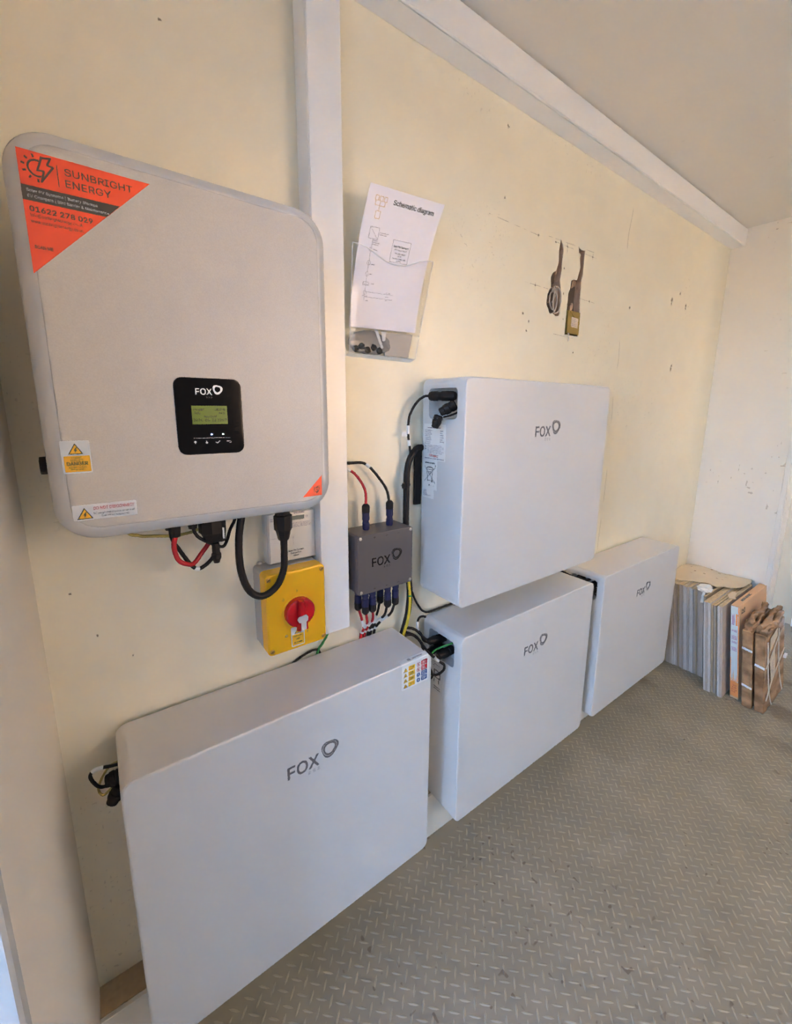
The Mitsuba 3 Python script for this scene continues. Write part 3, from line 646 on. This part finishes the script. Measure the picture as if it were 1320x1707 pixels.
def mc(key, x, y, z, up):
    """round blue connector with a black cable nut, a part of its cable"""
    d = 1 if up else -1
    obj(key + '__connector', lathe([(0, .0075), (.003, .0090), (.018, .0090), (.0195, .0076), (.024, .0076), (.0255, .0092), (.044, .0092)], (x, y, z), (0, 0, d), 16), 'navy', smooth=30, label='navy blue connector')
    obj(key + '__connector_nut', lathe([(0, .0096), (.016, .0098), (.019, .0080), (.022, .0052)], (x, y, z + d * .044), (0, 0, d), 12), 'rubber', smooth=30, label='black nut')
    return z + d * .062
def dc(path_f, x, y, z, up, m, label, group=None, marks=()):
    key = 'cable'; n = 1
    while any(s.startswith(key + '__') or s == key for s in scene): key = f'cable_{n:03d}'; n += 1
    ze = mc(key, x, y, z, up)
    p = spline([(x, y, ze - (.006 if up else -.006))] + path_f, 9)
    obj(key + '__jacket', tube(p, .0034, 10), m, smooth=60)
    for a, b in marks: obj(key + '__marker', tube(part_of(p, a, b), .0042, 10), 'white_plastic', smooth=60, label='white marker sleeve')
    tag(key, label, 'cable', group)
dc([(.5275, -.034, 1.145), (.515, -.03, 1.175), (.494, -.026, 1.199), (.468, -.02, 1.212), (.45, -.02, 1.216)], .5255, -.038, 1.0505, True, 'red_cable', 'red cable arching out of the top of the dark grey junction box', marks=((.62, .80),))
dc([(.592, -.034, 1.140), (.578, -.032, 1.165), (.545, -.03, 1.204), (.522, -.03, 1.218), (.490, -.026, 1.2195), (.455, -.02, 1.219)], .597, -.038, 1.0505, True, 'rubber', 'black cable arching out of the top of the dark grey junction box', marks=((.52, .62),))
BL = 'cables plugged into the underside of the junction box'
for x, y, e, m, lb in ((.5120, -.055, (.528, -.045, .762), 'red_cable', 'red cable under the junction box, frontmost of the three red ones'),
                       (.5335, -.055, (.540, -.040, .758), 'red_cable', 'red cable under the junction box, right of the other red ones'),
                       (.5080, -.025, (.530, -.03, .756), 'red_cable', 'red cable under the junction box, half hidden behind the other red ones'),
                       (.5800, -.055, (.560, -.035, .762), 'rubber', 'black cable under the junction box, in the middle of the three black ones'),
                       (.6050, -.055, (.572, -.04, .760), 'rubber', 'black cable under the junction box, rightmost of the three black ones'),
                       (.5760, -.025, (.552, -.03, .760), 'rubber', 'black cable under the junction box, behind the other black ones')):
    mid = (x * .62 + e[0] * .38, y * .8 + e[1] * .2, .81)
    dc([mid, (x * .25 + e[0] * .75, e[1] * .75, .785), (e[0], -.013, .762), (e[0] - .002, -.0052, .745), (e[0] - .004, -.0048, .715)], x, y, .8985, False, m, lb, BL, marks=((.28, .46), (.62, .72)))

# ------------------------------------------------------------------ cables by the batteries
cable('cable_020', spline([(.712, -.056, 1.3825), (.700, -.045, 1.3815), (.684, -.034, 1.366), (.666, -.03, 1.336), (.6605, -.03, 1.310), (.660, -.03, 1.285), (.664, -.03, 1.26), (.668, -.03, 1.235), (.672, -.020, 1.20), (.6725, -.018, 1.15), (.6725, -.016, 1.02), (.676, -.014, .90), (.6835, -.012, .860), (.6885, -.010, .845), (.706, -.010, .802), (.725, -.010, .770), (.7387, -.010, .7550), (.760, -.010, .7465), (.81, -.008, .7445), (.90, -.008, .745), (1.0, -.008, .745)], 8), .0033, 'rubber', 'thin black cable running from the upper battery plug down the wall', marks=((.205, .255), (.285, .32)), mr=.0046)
kk = [s for s in scene if s.startswith('cable_020')][0].split('__')[0]
obj(kk + '__plug', lathe([(0, .009), (.005, .012), (.022, .0125), (.026, .0105), (.032, .0105), (.036, .0125), (.066, .0125), (.072, .010)], (.7085, -.056, 1.3825), (.42, -.90, .0), 18), 'rubber', smooth=40, label='black plug')
obj(kk + '__flag_label', bx(.640, .659, -.0305, -.0295, 1.279, 1.290), 'white_plastic', label='white flag label')
cp = spline([(.721, -.012, 1.246), (.703, -.014, 1.2445), (.683, -.026, 1.236), (.668, -.028, 1.218), (.660, -.028, 1.190), (.658, -.028, 1.15), (.6575, -.028, 1.05), (.660, -.028, .95), (.671, -.028, .87), (.673, -.028, .83), (.669, -.028, .785), (.660, -.028, .752), (.650, -.03, .728), (.640, -.03, .71)], 14)
kk = 'cable_conduit'
obj(kk + '__pipe', tube(cp, .0082 + .0006 * (np.arange(len(cp)) % 2), 12), 'rubber', smooth=40)
obj(kk + '__tie', cat_([lathe([(0, .0105), (.005, .0105)], (.658, -.028, 1.148), (0, 0, 1), 14), bx(.640, .651, -.036, -.028, 1.148, 1.151), bx(.641, .650, -.038, -.030, 1.142, 1.156, .001)]), 'black', label='black cable tie and screw')
tag(kk, 'thick black conduit running down the wall left of the upper battery', 'conduit')
cable('cable_021', spline([(.661, -.042, .90), (.6615, -.040, .872), (.6640, -.040, .85), (.666, -.040, .82), (.664, -.040, .79), (.657, -.040, .757), (.648, -.04, .735), (.64, -.04, .71)], 8), .0042, 'earth_yellow', 'yellow and green earth cable beside the black conduit below the junction box')
obj('cable_021__tie', lathe([(0, .0055), (.004, .0055)], (.6655, -.040, .838), (0, 0, -1), 10), 'green')
# knot of cables in the gap between the nearest and the middle battery
cable('cable_022', spline([(.652, -.028, .735), (.672, -.03, .731), (.690, -.04, .722), (.704, -.06, .702), (.715, -.075, .694), (.745, -.08, .690), (.765, -.08, .688)], 8), .0038, 'rubber', 'black cable bending from the conduit into the side of the middle battery')
cable('cable_023', spline([(.7425, -.016, .738), (.730, -.017, .7435), (.716, -.020, .744), (.705, -.026, .735), (.703, -.03, .718), (.711, -.036, .700), (.714, -.05, .684), (.75, -.06, .676)], 8), .0034, 'rubber', 'small black cable loop left of the middle battery with a white marker', marks=((.42, .62),))
cable('cable_024', spline([(.64, -.035, .715), (.668, -.040, .716), (.684, -.055, .705), (.692, -.085, .682), (.705, -.115, .662), (.722, -.128, .646), (.722, -.122, .624), (.705, -.11, .612), (.688, -.10, .625), (.690, -.09, .65), (.715, -.085, .668), (.76, -.085, .672)], 8), .0036, 'rubber', 'black cable coiled in the gap between nearest and middle batteries', marks=((.34, .40),))
cable('cable_025', spline([(.686, -.085, .62), (.694, -.092, .655), (.706, -.102, .682), (.722, -.114, .694), (.744, -.126, .702), (.768, -.13, .704)], 8), .0026, 'green', 'green earth cable crossing into the side of the middle battery')
cable('cable_026', spline([(.655, -.03, .725), (.680, -.05, .712), (.688, -.07, .690), (.68, -.09, .66), (.69, -.11, .63), (.70, -.10, .60), (.69, -.06, .57)], 8), .0036, 'rubber', 'black cable dropping down the gap between nearest and middle batteries')
plug('battery_001__plug', (.772, -.075, .690), (-1, .1, .05), .062, .0125); plug('battery_001__plug', (.772, -.108, .668), (-1, .05, -.1), .056, .0130); plug('battery_001__plug', (.772, -.060, .655), (-1, .05, -.1), .05, .0115)
cable('cable_027', spline([(1.505, -.10, .70), (1.47, -.10, .705), (1.445, -.08, .712), (1.430, -.05, .720), (1.420, -.02, .725), (1.415, -.01, .69)], 8), .0045, 'rubber', 'black cable leaving the side of the farthest battery')
plug('battery_002__plug', (1.51, -.125, .69), (-1, .05, 0), .05, .012); plug('battery_002__plug', (1.51, -.07, .70), (-1, .05, 0), .05, .012)
cable('cable_028', spline([(-.010, -.060, .6975), (-.028, -.060, .6965), (-.048, -.060, .7015), (-.060, -.060, .7015), (-.0655, -.060, .693), (-.061, -.060, .676), (-.0525, -.060, .6635), (-.040, -.061, .662), (-.02, -.062, .665)], 8), .0030, 'rubber', 'black cable loop at the left end of the nearest battery', marks=((.24, .42),))
cable('cable_029', spline([(-.020, -.05, .694), (-.034, -.05, .692), (-.046, -.05, .680), (-.055, -.05, .662), (-.057, -.05, .648), (-.051, -.052, .638), (-.040, -.054, .646), (-.022, -.058, .664), (-.005, -.06, .67)], 8), .0022, 'earth_olive', 'green and yellow earth cable loop at the left end of the nearest battery')

# ------------------------------------------------------------------ leaflet holder, sheet and bag
k = 'leaflet_holder'
HB = WALL(0.0)
back = Polygon([(.4935, 1.468), (.70, 1.468), (.735, 1.715), (.742, 1.722), (.70, 1.722), (.65, 1.712), (.60, 1.712), (.56, 1.722), (.53, 1.730), (.505, 1.729), (.4935, 1.720)])
obj(k + '__back_plate', ext(back, .0012, HB, .001), 'acrylic', label='clear back plate')
def bow(v):                                   # pocket front: out of the wall by .024 at its foot and .042 at its rim
    v = np.array(v); y = -(.024 + (v[:, 1] - 1.472) / (1.70 - 1.472) * .019); return np.c_[v[:, 0], y, v[:, 1]]
xs = np.linspace(.4945, .7215, 40)
crv = np.interp(xs, [.4945, .502, .525, .545, .575, .600, .625, .648, .672, .695, .7215], [1.703, 1.7055, 1.7035, 1.698, 1.685, 1.6805, 1.681, 1.687, 1.698, 1.7075, 1.7095])
crv = np.convolve(np.pad(crv, 3, mode='edge'), np.ones(7) / 7, 'valid')
bot = np.linspace(.4935, .684, 40)
low = np.c_[bot, np.full(40, 1.474)]; top = np.c_[xs, crv]
grid = np.concatenate([(low * (1 - t) + top * t)[None] for t in np.linspace(0, 1, 12)])
g3 = np.array([bow(r) for r in grid])
vf = [(r * 40 + c, r * 40 + c + 1, (r + 1) * 40 + c + 1, (r + 1) * 40 + c) for r in range(11) for c in range(39)]
obj(k + '__pocket', (g3.reshape(-1, 3), np.array(vf)), 'acrylic', smooth=True, label='clear front pocket')
rim = g3[-1]; lft = g3[:, 0]; rgt = g3[:, -1]; ft = g3[0]
obj(k + '__rim', cat_([tube(rim, .0011, 6), tube(lft, .0009, 6), tube(rgt, .0007, 6)]), 'acrylic_edge_highlight', smooth=True, label='clear edge whitened for its highlight')
obj(k + '__foot', cat_([hull([(.4935, -.0015, 1.470), (.684, -.0015, 1.468), (.4935, -.024, 1.474), (.684, -.024, 1.474), (.4935, -.0015, 1.4715), (.684, -.0015, 1.4695), (.4935, -.024, 1.4755), (.684, -.024, 1.4755)])]), 'acrylic_edge_highlight')
sides = []
for e, s in ((lft, -1), (rgt, 1)):
    v = np.vstack([e, np.c_[np.interp(e[:, 2], [1.47, 1.72], [.4935, .4935] if s < 0 else [.70, .735]), np.full(len(e), -.002), e[:, 2]]]); n = len(e)
    sides.append(trimesh.Trimesh(v, [q for i in range(n - 1) for q in ((i, i + 1, n + i + 1), (i, n + i + 1, n + i))], process=False))
obj(k + '__side', sides[0], 'acrylic'); obj(k + '__side', sides[1], 'acrylic')
tag(k, 'clear acrylic leaflet holder on the wall holding a schematic sheet', 'leaflet holder')
# the sheet: curls forward out of the pocket
def sheet_pt(a, b):
    """a 0..1 across (left to right), b in metres up the sheet"""
    t = b / .297
    y = -.019 - .016 * t - .045 * t ** 2.2
    x = .4965 + .022 * t ** 1.2 + a * (.190 + .015 * t)
    z = 1.5335 + .292 * t - .012 * t ** 3 + a * .009 * (.7 + .6 * t)
    return np.array([x, y, z])
na, nb = 9, 25
P0 = np.array([[sheet_pt(a, b) for a in np.linspace(0, 1, na)] for b in np.linspace(0, .297, nb)])
def sheet_mesh(P, t):
    n0, n1 = P.shape[:2]; du = np.gradient(P, axis=1); dv = np.gradient(P, axis=0); nn = np.cross(du, dv); nn /= np.linalg.norm(nn, axis=2, keepdims=True)
    v = np.vstack([(P + nn * t).reshape(-1, 3), P.reshape(-1, 3)]); N = n0 * n1; f = []
    idx = lambda i, j: i * n1 + j
    for i in range(n0 - 1):
        for j in range(n1 - 1):
            a, b, c, d = idx(i, j), idx(i, j + 1), idx(i + 1, j + 1), idx(i + 1, j); f += [(a, b, c), (a, c, d), (N + a, N + c, N + b), (N + a, N + d, N + c)]
    edge = [idx(0, j) for j in range(n1)] + [idx(i, n1 - 1) for i in range(1, n0)] + [idx(n0 - 1, j) for j in range(n1 - 2, -1, -1)] + [idx(i, 0) for i in range(n0 - 2, 0, -1)]
    for p, q in zip(edge, edge[1:] + edge[:1]): f += [(N + p, N + q, q), (N + p, q, p)]
    return trimesh.Trimesh(v, f, process=False)
obj('schematic_sheet__paper', sheet_mesh(P0, .0003), 'white_paper', smooth=40)
def on_sheet(m):
    """flat print (sheet millimetres from its lower left corner) laid on the curled paper"""
    m = m.copy()
    try: m = m.subdivide_to_size(.012) if hasattr(m, 'subdivide_to_size') else m
    except Exception: pass
    v = np.asarray(m.vertices); out = []
    for x, z, h in v:
        p = sheet_pt(x / .21, z); e = 1e-3
        n = np.cross(sheet_pt(x / .21 + e, z) - p, sheet_pt(x / .21, z + e) - p); n /= np.linalg.norm(n); out.append(p + n * (.0004 + h))
    return trimesh.Trimesh(np.array(out), m.faces, process=False)
FL = Fr((0, 0, 0), (1, 0, 0), (0, 1, 0))
obj('schematic_sheet__title', on_sheet(txt(FL, 'Schematic diagram', .069, .268, .0098, w=.118, bold=True)), 'ink', label='black title lettering')
ic = lambda x0, x1, z0, z1: rr(x0, x1, z0, z1, .0015).difference(rr(x0 + .0011, x1 - .0011, z0 + .0011, z1 - .0011, .001))
obj('schematic_sheet__emblem', on_sheet(ext(affinity.translate(unary_union([ic(.018, .0275, .254, .2645), ic(.0295, .039, .254, .2645), ic(.041, .050, .254, .2645), ln([(.021, .2535), (.021, .245), (.046, .245), (.046, .2535)], .0011), ln([(.033, .2535), (.033, .236)], .0011), ic(.0265, .040, .219, .235)]), .002, .014), .0001, FL)), 'gold_line', label='pale gold panel emblem')
dg_ = [ln([(.024, .187), (.049, .187), (.049, .163), (.024, .163), (.024, .187)], .0009), ln([(.024, .187), (.049, .163)], .0008), ln([(.036, .163), (.036, .032)], .0009)]
for z in (.141, .113, .089, .049): dg_.append(Point(.036, z).buffer(.005).difference(Point(.036, z).buffer(.0042)))
for z in (.067, .042): dg_.append(ln([(.028, z), (.044, z)], .0008))
dg_ += [ln([(.036, .051), (.120, .0515)], .0007), ln([(.036, .040), (.120, .0405)], .0007), ln([(.028, .072), (.044, .072), (.044, .065), (.028, .065), (.028, .072)], .0008)]
dg_ += [ln([(.093, .171), (.146, .171), (.146, .124), (.093, .124), (.093, .171)], .0010)]
obj('schematic_sheet__diagram', cat_([on_sheet(ext(affinity.translate(unary_union(dg_), 0, .029), .0001, FL))] + [on_sheet(rows(FL, a, b, c + .029, d + .029, n, 0, .4, i)) for i, (a, b, c, d, n) in enumerate(((.052, .078, .172, .180, 2), (.036, .060, .150, .162, 3), (.043, .054, .139, .144, 1), (.043, .058, .108, .113, 1), (.043, .052, .087, .092, 1), (.05, .062, .068, .071, 1), (.098, .112, .053, .056, 1), (.098, .112, .044, .047, 1), (.098, .106, .036, .039, 1), (.04, .05, .03, .034, 1)))]), 'line_ink', label='grey wiring diagram')
obj('schematic_sheet__note', cat_([on_sheet(txt(FL, s, .1195, z + .029, h, w=w, center=True, bold=bd)) for s, z, h, w, bd in (('Solar PV Generator', .156, .0042, .044, True), ('Max output current', .150, .0030, .036, False), ('Operating voltage', .142, .0030, .032, False), ('(AC) V', .137, .0030, .012, False), ('Commissioning date', .131, .0030, .040, False), ('contact', .1265, .0028, .013, False))]), 'ink', label='boxed note')
tag('schematic_sheet', 'white paper sheet with a printed schematic diagram standing in the clear holder', 'paper')
# bag of fixings at the bottom of the holder
def crumple(c, s, seed, sub=4, amp=.25, f=1.0):
    m = trimesh.creation.icosphere(sub); v = np.asarray(m.vertices)
    d = (meshkit.fbm(v * 2.2 * f + seed, 4, seed) - .5) * 2 * amp + np.abs(meshkit.noise(v * 4 * f + seed, seed) - .5) * amp
    return trimesh.Trimesh(v * (1 + d[:, None]) * np.asarray(s) + np.asarray(c), m.faces, process=False)
obj('fixings_bag__film', crumple((.5560, -.0118, 1.5040), (.057, .0060, .0265), 3, amp=.14), 'bag', smooth=25)
obj('fixings_bag__contents', cat_([crumple((.514 + .0165 * i, -.0165, 1.487 + .007 * (i % 2)), (.008, .0045, .0075), 8 + i, 3) for i in range(5)]), 'black')
obj('fixings_bag__fold', cat_([hull([(.565, -.018, 1.535), (.574, -.018, 1.535), (.590, -.019, 1.495), (.584, -.019, 1.492), (.57, -.014, 1.535), (.587, -.014, 1.493)]), hull([(.585, -.017, 1.533), (.600, -.017, 1.533), (.596, -.018, 1.512), (.588, -.018, 1.510), (.59, -.013, 1.53)])]), 'light_bag', smooth=20)
tag('fixings_bag', 'grey plastic bag of small black fixings in the bottom of the clear holder', 'bag')
obj('instruction_booklet', hull([(x, y, z) for x, z in ((.60, 1.478), (.672, 1.4785), (.6845, 1.536), (.60, 1.532)) for y in (-.006, -.0105)]), 'booklet', label='grey folded booklet in the bottom right of the clear holder', cat='booklet')

# ------------------------------------------------------------------ coil and metal box in the chases
a = np.linspace(0, 2 * np.pi * 3.3, 90)
coil = np.c_[1.279 + (.021 + .009 * np.sin(a * .37)) * np.cos(a + .6), -.004 + .010 * np.sin(a * .21 + 1), 1.708 + (.036 + .008 * np.cos(a * .31)) * np.sin(a + .6)]
coil = np.vstack([coil, spline([coil[-1], (1.285, -.008, 1.745), (1.272, -.010, 1.715), (1.262, -.008, 1.70)], 8)])
obj('cable_030', tube(coil, .0021, 8), 'grey_cable', smooth=60, label='grey cable coiled up in the left hacked chase', cat='cable')
k = 'metal_socket_box'
obj(k + '__shell', cat_([bx(1.366, 1.4375, -.0055, -.003, 1.6165, 1.692, .0006), bx(1.366, 1.3685, -.003, .022, 1.6165, 1.692), bx(1.4350, 1.4375, -.003, .022, 1.6165, 1.692), bx(1.3685, 1.435, -.003, .022, 1.6165, 1.619), bx(1.3685, 1.435, -.003, .022, 1.6895, 1.692)]), 'brass')
f = WALL(-.0055)
obj(k + '__flap', hull([(1.374, -.0056, 1.6915), (1.4365, -.0056, 1.6905), (1.412, -.0085, 1.672), (1.398, -.0085, 1.672), (1.40, -.0056, 1.672), (1.374, -.0075, 1.6915), (1.4365, -.0075, 1.6905)]), 'brass', label='bent metal flap')
obj(k + '__label', ext(affinity.rotate(sbox(1.386, 1.6385, 1.4265, 1.672), -2), .0004, f), 'twine', label='pale worn label'); obj(k + '__label__print', rows(f, 1.389, 1.423, 1.642, 1.669, 5, .0005, .3, 3), 'line_ink')
obj(k + '__hook', tube(spline([(1.377, -.004, 1.617), (1.376, -.006, 1.605), (1.379, -.006, 1.598), (1.377, -.005, 1.590)], 6), .0035 * np.linspace(1, .4, 19), 8), 'steel', smooth=60)
tag(k, 'small olive brass metal box with a pale label, set in the right hacked chase', 'box')

# ------------------------------------------------------------------ stacked tiles, boxes and packages in the corner
TL = math.tan(math.radians(6.7))
def leaned(x0, x1, y0, y1, h, c=.001, z0=.001):
    """a slab standing on its edge and leaning back towards the wall; y0 is its front at the floor"""
    m = bx(x0, x1, y0, y1, z0, h, c); v = np.array(m.vertices); v[:, 1] += (v[:, 2] - z0) * TL
    return trimesh.Trimesh(v, m.faces, process=False)
ORD = 'first second third fourth fifth sixth seventh eighth ninth tenth eleventh twelfth thirteenth fourteenth fifteenth sixteenth seventeenth eighteenth nineteenth twentieth twenty-first twenty-second twenty-third twenty-fourth twenty-fifth'.split()
r = random.Random(4); y = -.0665; n = 0; edges = ['tile_edge', 'tile_edge_b', 'tile_edge_c']
ends = []
while y > -.262:
    t = r.choice((.0082, .0088, .0092)); key = 'tile' if n == 0 else f'tile_{n:03d}'
    xo = 2.395 + r.uniform(-.003, .004); h = .455 + r.uniform(-.003, .003)
    obj(key, leaned(xo, xo + .366, y - t, y, h, .0008), r.choice(edges) if r.random() > .22 else 'tile_back', label=f'greyish wall tile on edge, {ORD[n]} from the back wall in the rear stack', cat='tile', group='tiles in the rear stack')
    y -= t + r.choice((.0003, .0006, .0012)); n += 1
yb = y
nr = n; y = -.3065
for i in range(9):
    t = (.0080, .0092, .0110, .0090, .0070, .0060, .0060, .0092, .0095)[i]; key = f'tile_{n:03d}'
    xo = 2.287 + (.001, 0, .001, .008, .012, .006, .010, 0, .001)[i]; h = (.448, .449, .449, .442, .440, .444, .438, .449, .449)[i]
    obj(key, leaned(xo, xo + .435, y - t, y, h, .0008), ('tile_edge_c', 'tile_edge', 'tile_edge_c', 'tile_back', 'tile_edge_b', 'tile_back', 'tile_edge_b', 'tile_edge_c', 'tile_edge')[i], label=f'pale wall tile on edge, {ORD[8 - i]} from the tan box in the projecting front stack', cat='tile', group='tiles in the front stack')
    y -= t + .0004; n += 1
obj(f'tile_{n:03d}', leaned(2.36, 2.72, -.292, -.282, .449, .0008), 'tile_back', label='brown-backed tile set back between the rear and the front tile stacks', cat='tile'); n += 1
# brown paper over the tiles: a wavy sheet
def drape(outline, z, seed, amp, t=.0012, step=.012, slope=0.0):
    x0, y0, x1, y1 = outline.bounds; P = []
    gx, gy = np.arange(x0, x1 + step, step), np.arange(y0, y1 + step, step)
    m = trimesh.creation.extrude_polygon(outline, t, engine='earcut').subdivide_to_size(step * 1.6)
    v = np.array(m.vertices); v[:, 2] += z + amp * (meshkit.fbm(np.c_[v[:, 0] * 11, v[:, 1] * 11, np.zeros(len(v))], 3, seed) - .35) * 2 + slope * (v[:, 1] - y1)
    return trimesh.Trimesh(v, m.faces, process=False)
obj('brown_paper_sheet', drape(Polygon([(2.47, -.012), (2.766, -.006), (2.766, -.25), (2.765, -.318), (2.70, -.330), (2.60, -.318), (2.545, -.290), (2.545, -.262), (2.515, -.236), (2.52, -.19), (2.49, -.165), (2.475, -.13), (2.455, -.08), (2.462, -.04)]), .4580, 4, .012), 'kraft', smooth=35, label='torn sheet of dirty brown paper lying over the tops of the tiles', cat='paper')
obj('brown_paper_sheet_001', drape(Polygon([(2.42, -.318), (2.46, -.300), (2.53, -.302), (2.52, -.322), (2.45, -.333), (2.43, -.345)]), .4515, 9, .005), 'kraft', smooth=35, label='small torn scrap of brown paper on top of the front tiles', cat='paper')
m = crumple((2.398, -.220, .474), (.033, .030, .017), 21, 3, .42, .8)
obj('crumpled_tissue__wad', m, 'tissue', smooth=20)
obj('crumpled_tissue__tail', sheet_mesh(np.array([[(2.3795 - .004 * math.sin(b * 5) , -.2185 - .012 * a + .006 * b, .462 - .062 * b) for a in np.linspace(1, 0, 5)] for b in np.linspace(1, 0, 9)]), .0015), 'tissue', smooth=30)
tag('crumpled_tissue', 'crumpled white plastic film lying on the tile tops', 'plastic film')
# flat carton with an orange and white printed edge
k = 'carton'
obj(k + '__body', leaned(2.335, 2.762, -.4370, -.4035, .457, .0015), 'box_tan')
LX = Fr((2.335, 0, 0), (0, -1, 0), (0, TL, 1.0)); 
strip = lambda a, b, c, d: sbox(a, c, b, d)
Y0, Y1 = .4040, .4365
obj(k + '__printed_edge', ext(strip(Y0, Y1, .012, .452), .0004, LX), 'box_pale', label='pale blue-white printed edge')
e = .0005
# two-tone print of the edge: orange foot with a ragged blend, orange border, mauve panels
obj(k + '__printed_edge__orange_print', cat_([ext(unary_union([strip(Y0, Y1, .012, .085), strip(Y1 - .004, Y1, .09, .452), strip(Y0, Y0 + .0025, .09, .20)] + [Polygon([(Y0 + .006 * i, .085), (Y0 + .006 * i + .004, .085), (Y0 + .006 * i + .002, .105 + .02 * (i % 3))]) for i in range(5)]), .0002, LX, e), cat_([txt(Fr((2.335, 0, 0), (0, TL, 1.0), (0, 1, 0)), 'TILES', .355, -.4335, .009, w=.055, off=0)]) if False else ext(strip(.4235, .4305, .362, .418), .0002, LX, e)]), 'box_orange')
obj(k + '__printed_edge__mauve_print', ext(unary_union([Polygon([(.4075, .362), (.4165, .362), (.4195, .38), (.4175, .418), (.412, .405), (.407, .418), (.4085, .385)])] + [strip(.4085 + .0042 * j, .4115 + .0042 * j, .235 + .01 * (i % 2) + .028 * i, .255 + .028 * i) for i in range(4) for j in range(5)]), .0002, LX, e), 'mauve')
obj(k + '__printed_edge__red_print', ext(unary_union([strip(.4085 + .002 * i, .4235 + .002 * (i % 2), .032 + .011 * i, .038 + .011 * i) for i in range(4)] + [strip(.4225, .4305, .040 + .012 * i, .047 + .012 * i) for i in range(3)]), .0002, LX, e), 'red_ink')
BF = Fr((0, -.4370, 0), (1, 0, 0), (0, TL, 1.0))
obj(k + '__stencil', txt(BF, '2x2', 2.362, .415, .022, w=.052, off=.0002, bold=True), 'ink', label='black stencilled marking')
TF = Fr((0, -.4370, .457), (1, 0, 0), (0, 1, 0))
obj(k + '__top_print', rows(TF, 2.42, 2.56, .062, .078, 1, .0003, .7, 6, lo=.9), 'grey_ink')
tag(k, 'flat tan cardboard box with an orange and white printed edge beside the tiles', 'box')
# two packages wrapped in shiny brown tape
def package(key, x0, x1, y0, y1, h, label, straps, seed, twine=False):
    m = leaned(x0, x1, y0, y1, h, .003).subdivide_to_size(.02); v = np.array(m.vertices)
    d = meshkit.fbm(v * 26, 3, seed) - .5
    v += (d * .006)[:, None] * np.array([1, 1, .6]); v[:, 2] = np.maximum(v[:, 2], .0008)
    obj(key + '__wrapping', trimesh.Trimesh(v, m.faces, process=False), 'tape', smooth=40)
    yt0, yt1 = y0 + h * TL, y1 + h * TL
    # crumpled paper folds over the top
    for i in range(2):
        px = np.linspace(x0 + .012 + .02 * i, x1 - .008, 34); t = (px - x0) / (x1 - x0)
        cz = h + .004 + .010 * i + (.022 + .010 * i) * t ** 1.2 + .004 * np.sin(px * 38 + seed + 2 * i)
        cy = yt0 + (yt1 - yt0) * (.30 + .42 * i) + .004 * np.sin(px * 30 + i * 2 + seed)
        m = tube(np.c_[px, cy, cz], .0125 + .003 * np.sin(px * 50 + seed + i), 16)
        v = np.array(m.vertices); d = (meshkit.fbm(v * np.array([45, 90, 90]), 3, seed + i) - .5)[:, None]
        ax = np.c_[v[:, 0], np.interp(v[:, 0], px, cy), np.interp(v[:, 0], px, cz)]
        v = v + (v - ax) * d * 1.5
        v[:, 2] = np.where(v[:, 2] < ax[:, 2], ax[:, 2] - (ax[:, 2] - v[:, 2]) * (1 + 1.6 * (ax[:, 2] - h > .012)), v[:, 2])
        v[:, 2] = np.maximum(v[:, 2], h - .012)
        obj(key + '__top_fold', trimesh.Trimesh(v, m.faces, process=False), 'tape', smooth=35)
    for z, w in straps:
        obj(key + '__strap', cat_([hull([(x0 - .0036, yy, zz + s * w) for yy, zz in ((y0 - .001 + z * TL, z), (y1 + z * TL, z + .006)) for s in (0, 1)] + [(x0 - .0026, yy, zz + s * w) for yy, zz in ((y0 - .001 + z * TL, z), (y1 + z * TL, z + .006)) for s in (0, 1)])]), 'strap', label='white plastic strap')
    tag(key, label, 'package')
package('package', 2.306, 2.60, -.4950, -.4560, .366, 'brown tape-wrapped package with two white straps, touching the tan box', ((.096, .010), (.272, .010)), 2)
package('package_001', 2.313, 2.635, -.5385, -.5020, .366, 'brown tape-wrapped package tied with pale twine, frontmost of the pile', ((.210, .011),), 5)
PF = Fr((0, -.5420, 0), (1, 0, 0), (0, TL, 1.0))
for i, p in enumerate((((2.345, .330), (2.352, .20), (2.372, .085), (2.410, .010)), ((2.515, .345), (2.520, .20), (2.545, .10), (2.590, .012)), ((2.322, .215), (2.40, .248), (2.53, .312), (2.60, .330)), ((2.328, .060), (2.42, .128), (2.52, .175), (2.62, .215)))):
    pth = np.array([PF.o + a * PF.u + b * PF.v + .001 * PF.n for a, b in np.array(spline(p, 6))])
    obj('package_001__twine', tube(pth, .0026, 6), 'twine', smooth=60)
obj('package_001__paper_patch', ext(Polygon([(2.375, .225), (2.455, .275), (2.465, .160), (2.40, .120)]), .0005, PF, .0012), 'twine', label='pale paper label'); obj('package_001__paper_patch__print', rows(PF, 2.392, 2.452, .165, .225, 6, .0018, .3, 5), 'line_ink')
obj('package_001__dark_patch', ext(Polygon([(2.375, .275), (2.49, .318), (2.49, .355), (2.375, .338)]), .0004, PF, .0012), 'kraft')
obj('package_001__buckle', bx(2.612, 2.645, -.530, -.5195, .165, .180, .001), 'strap', label='white strap end')
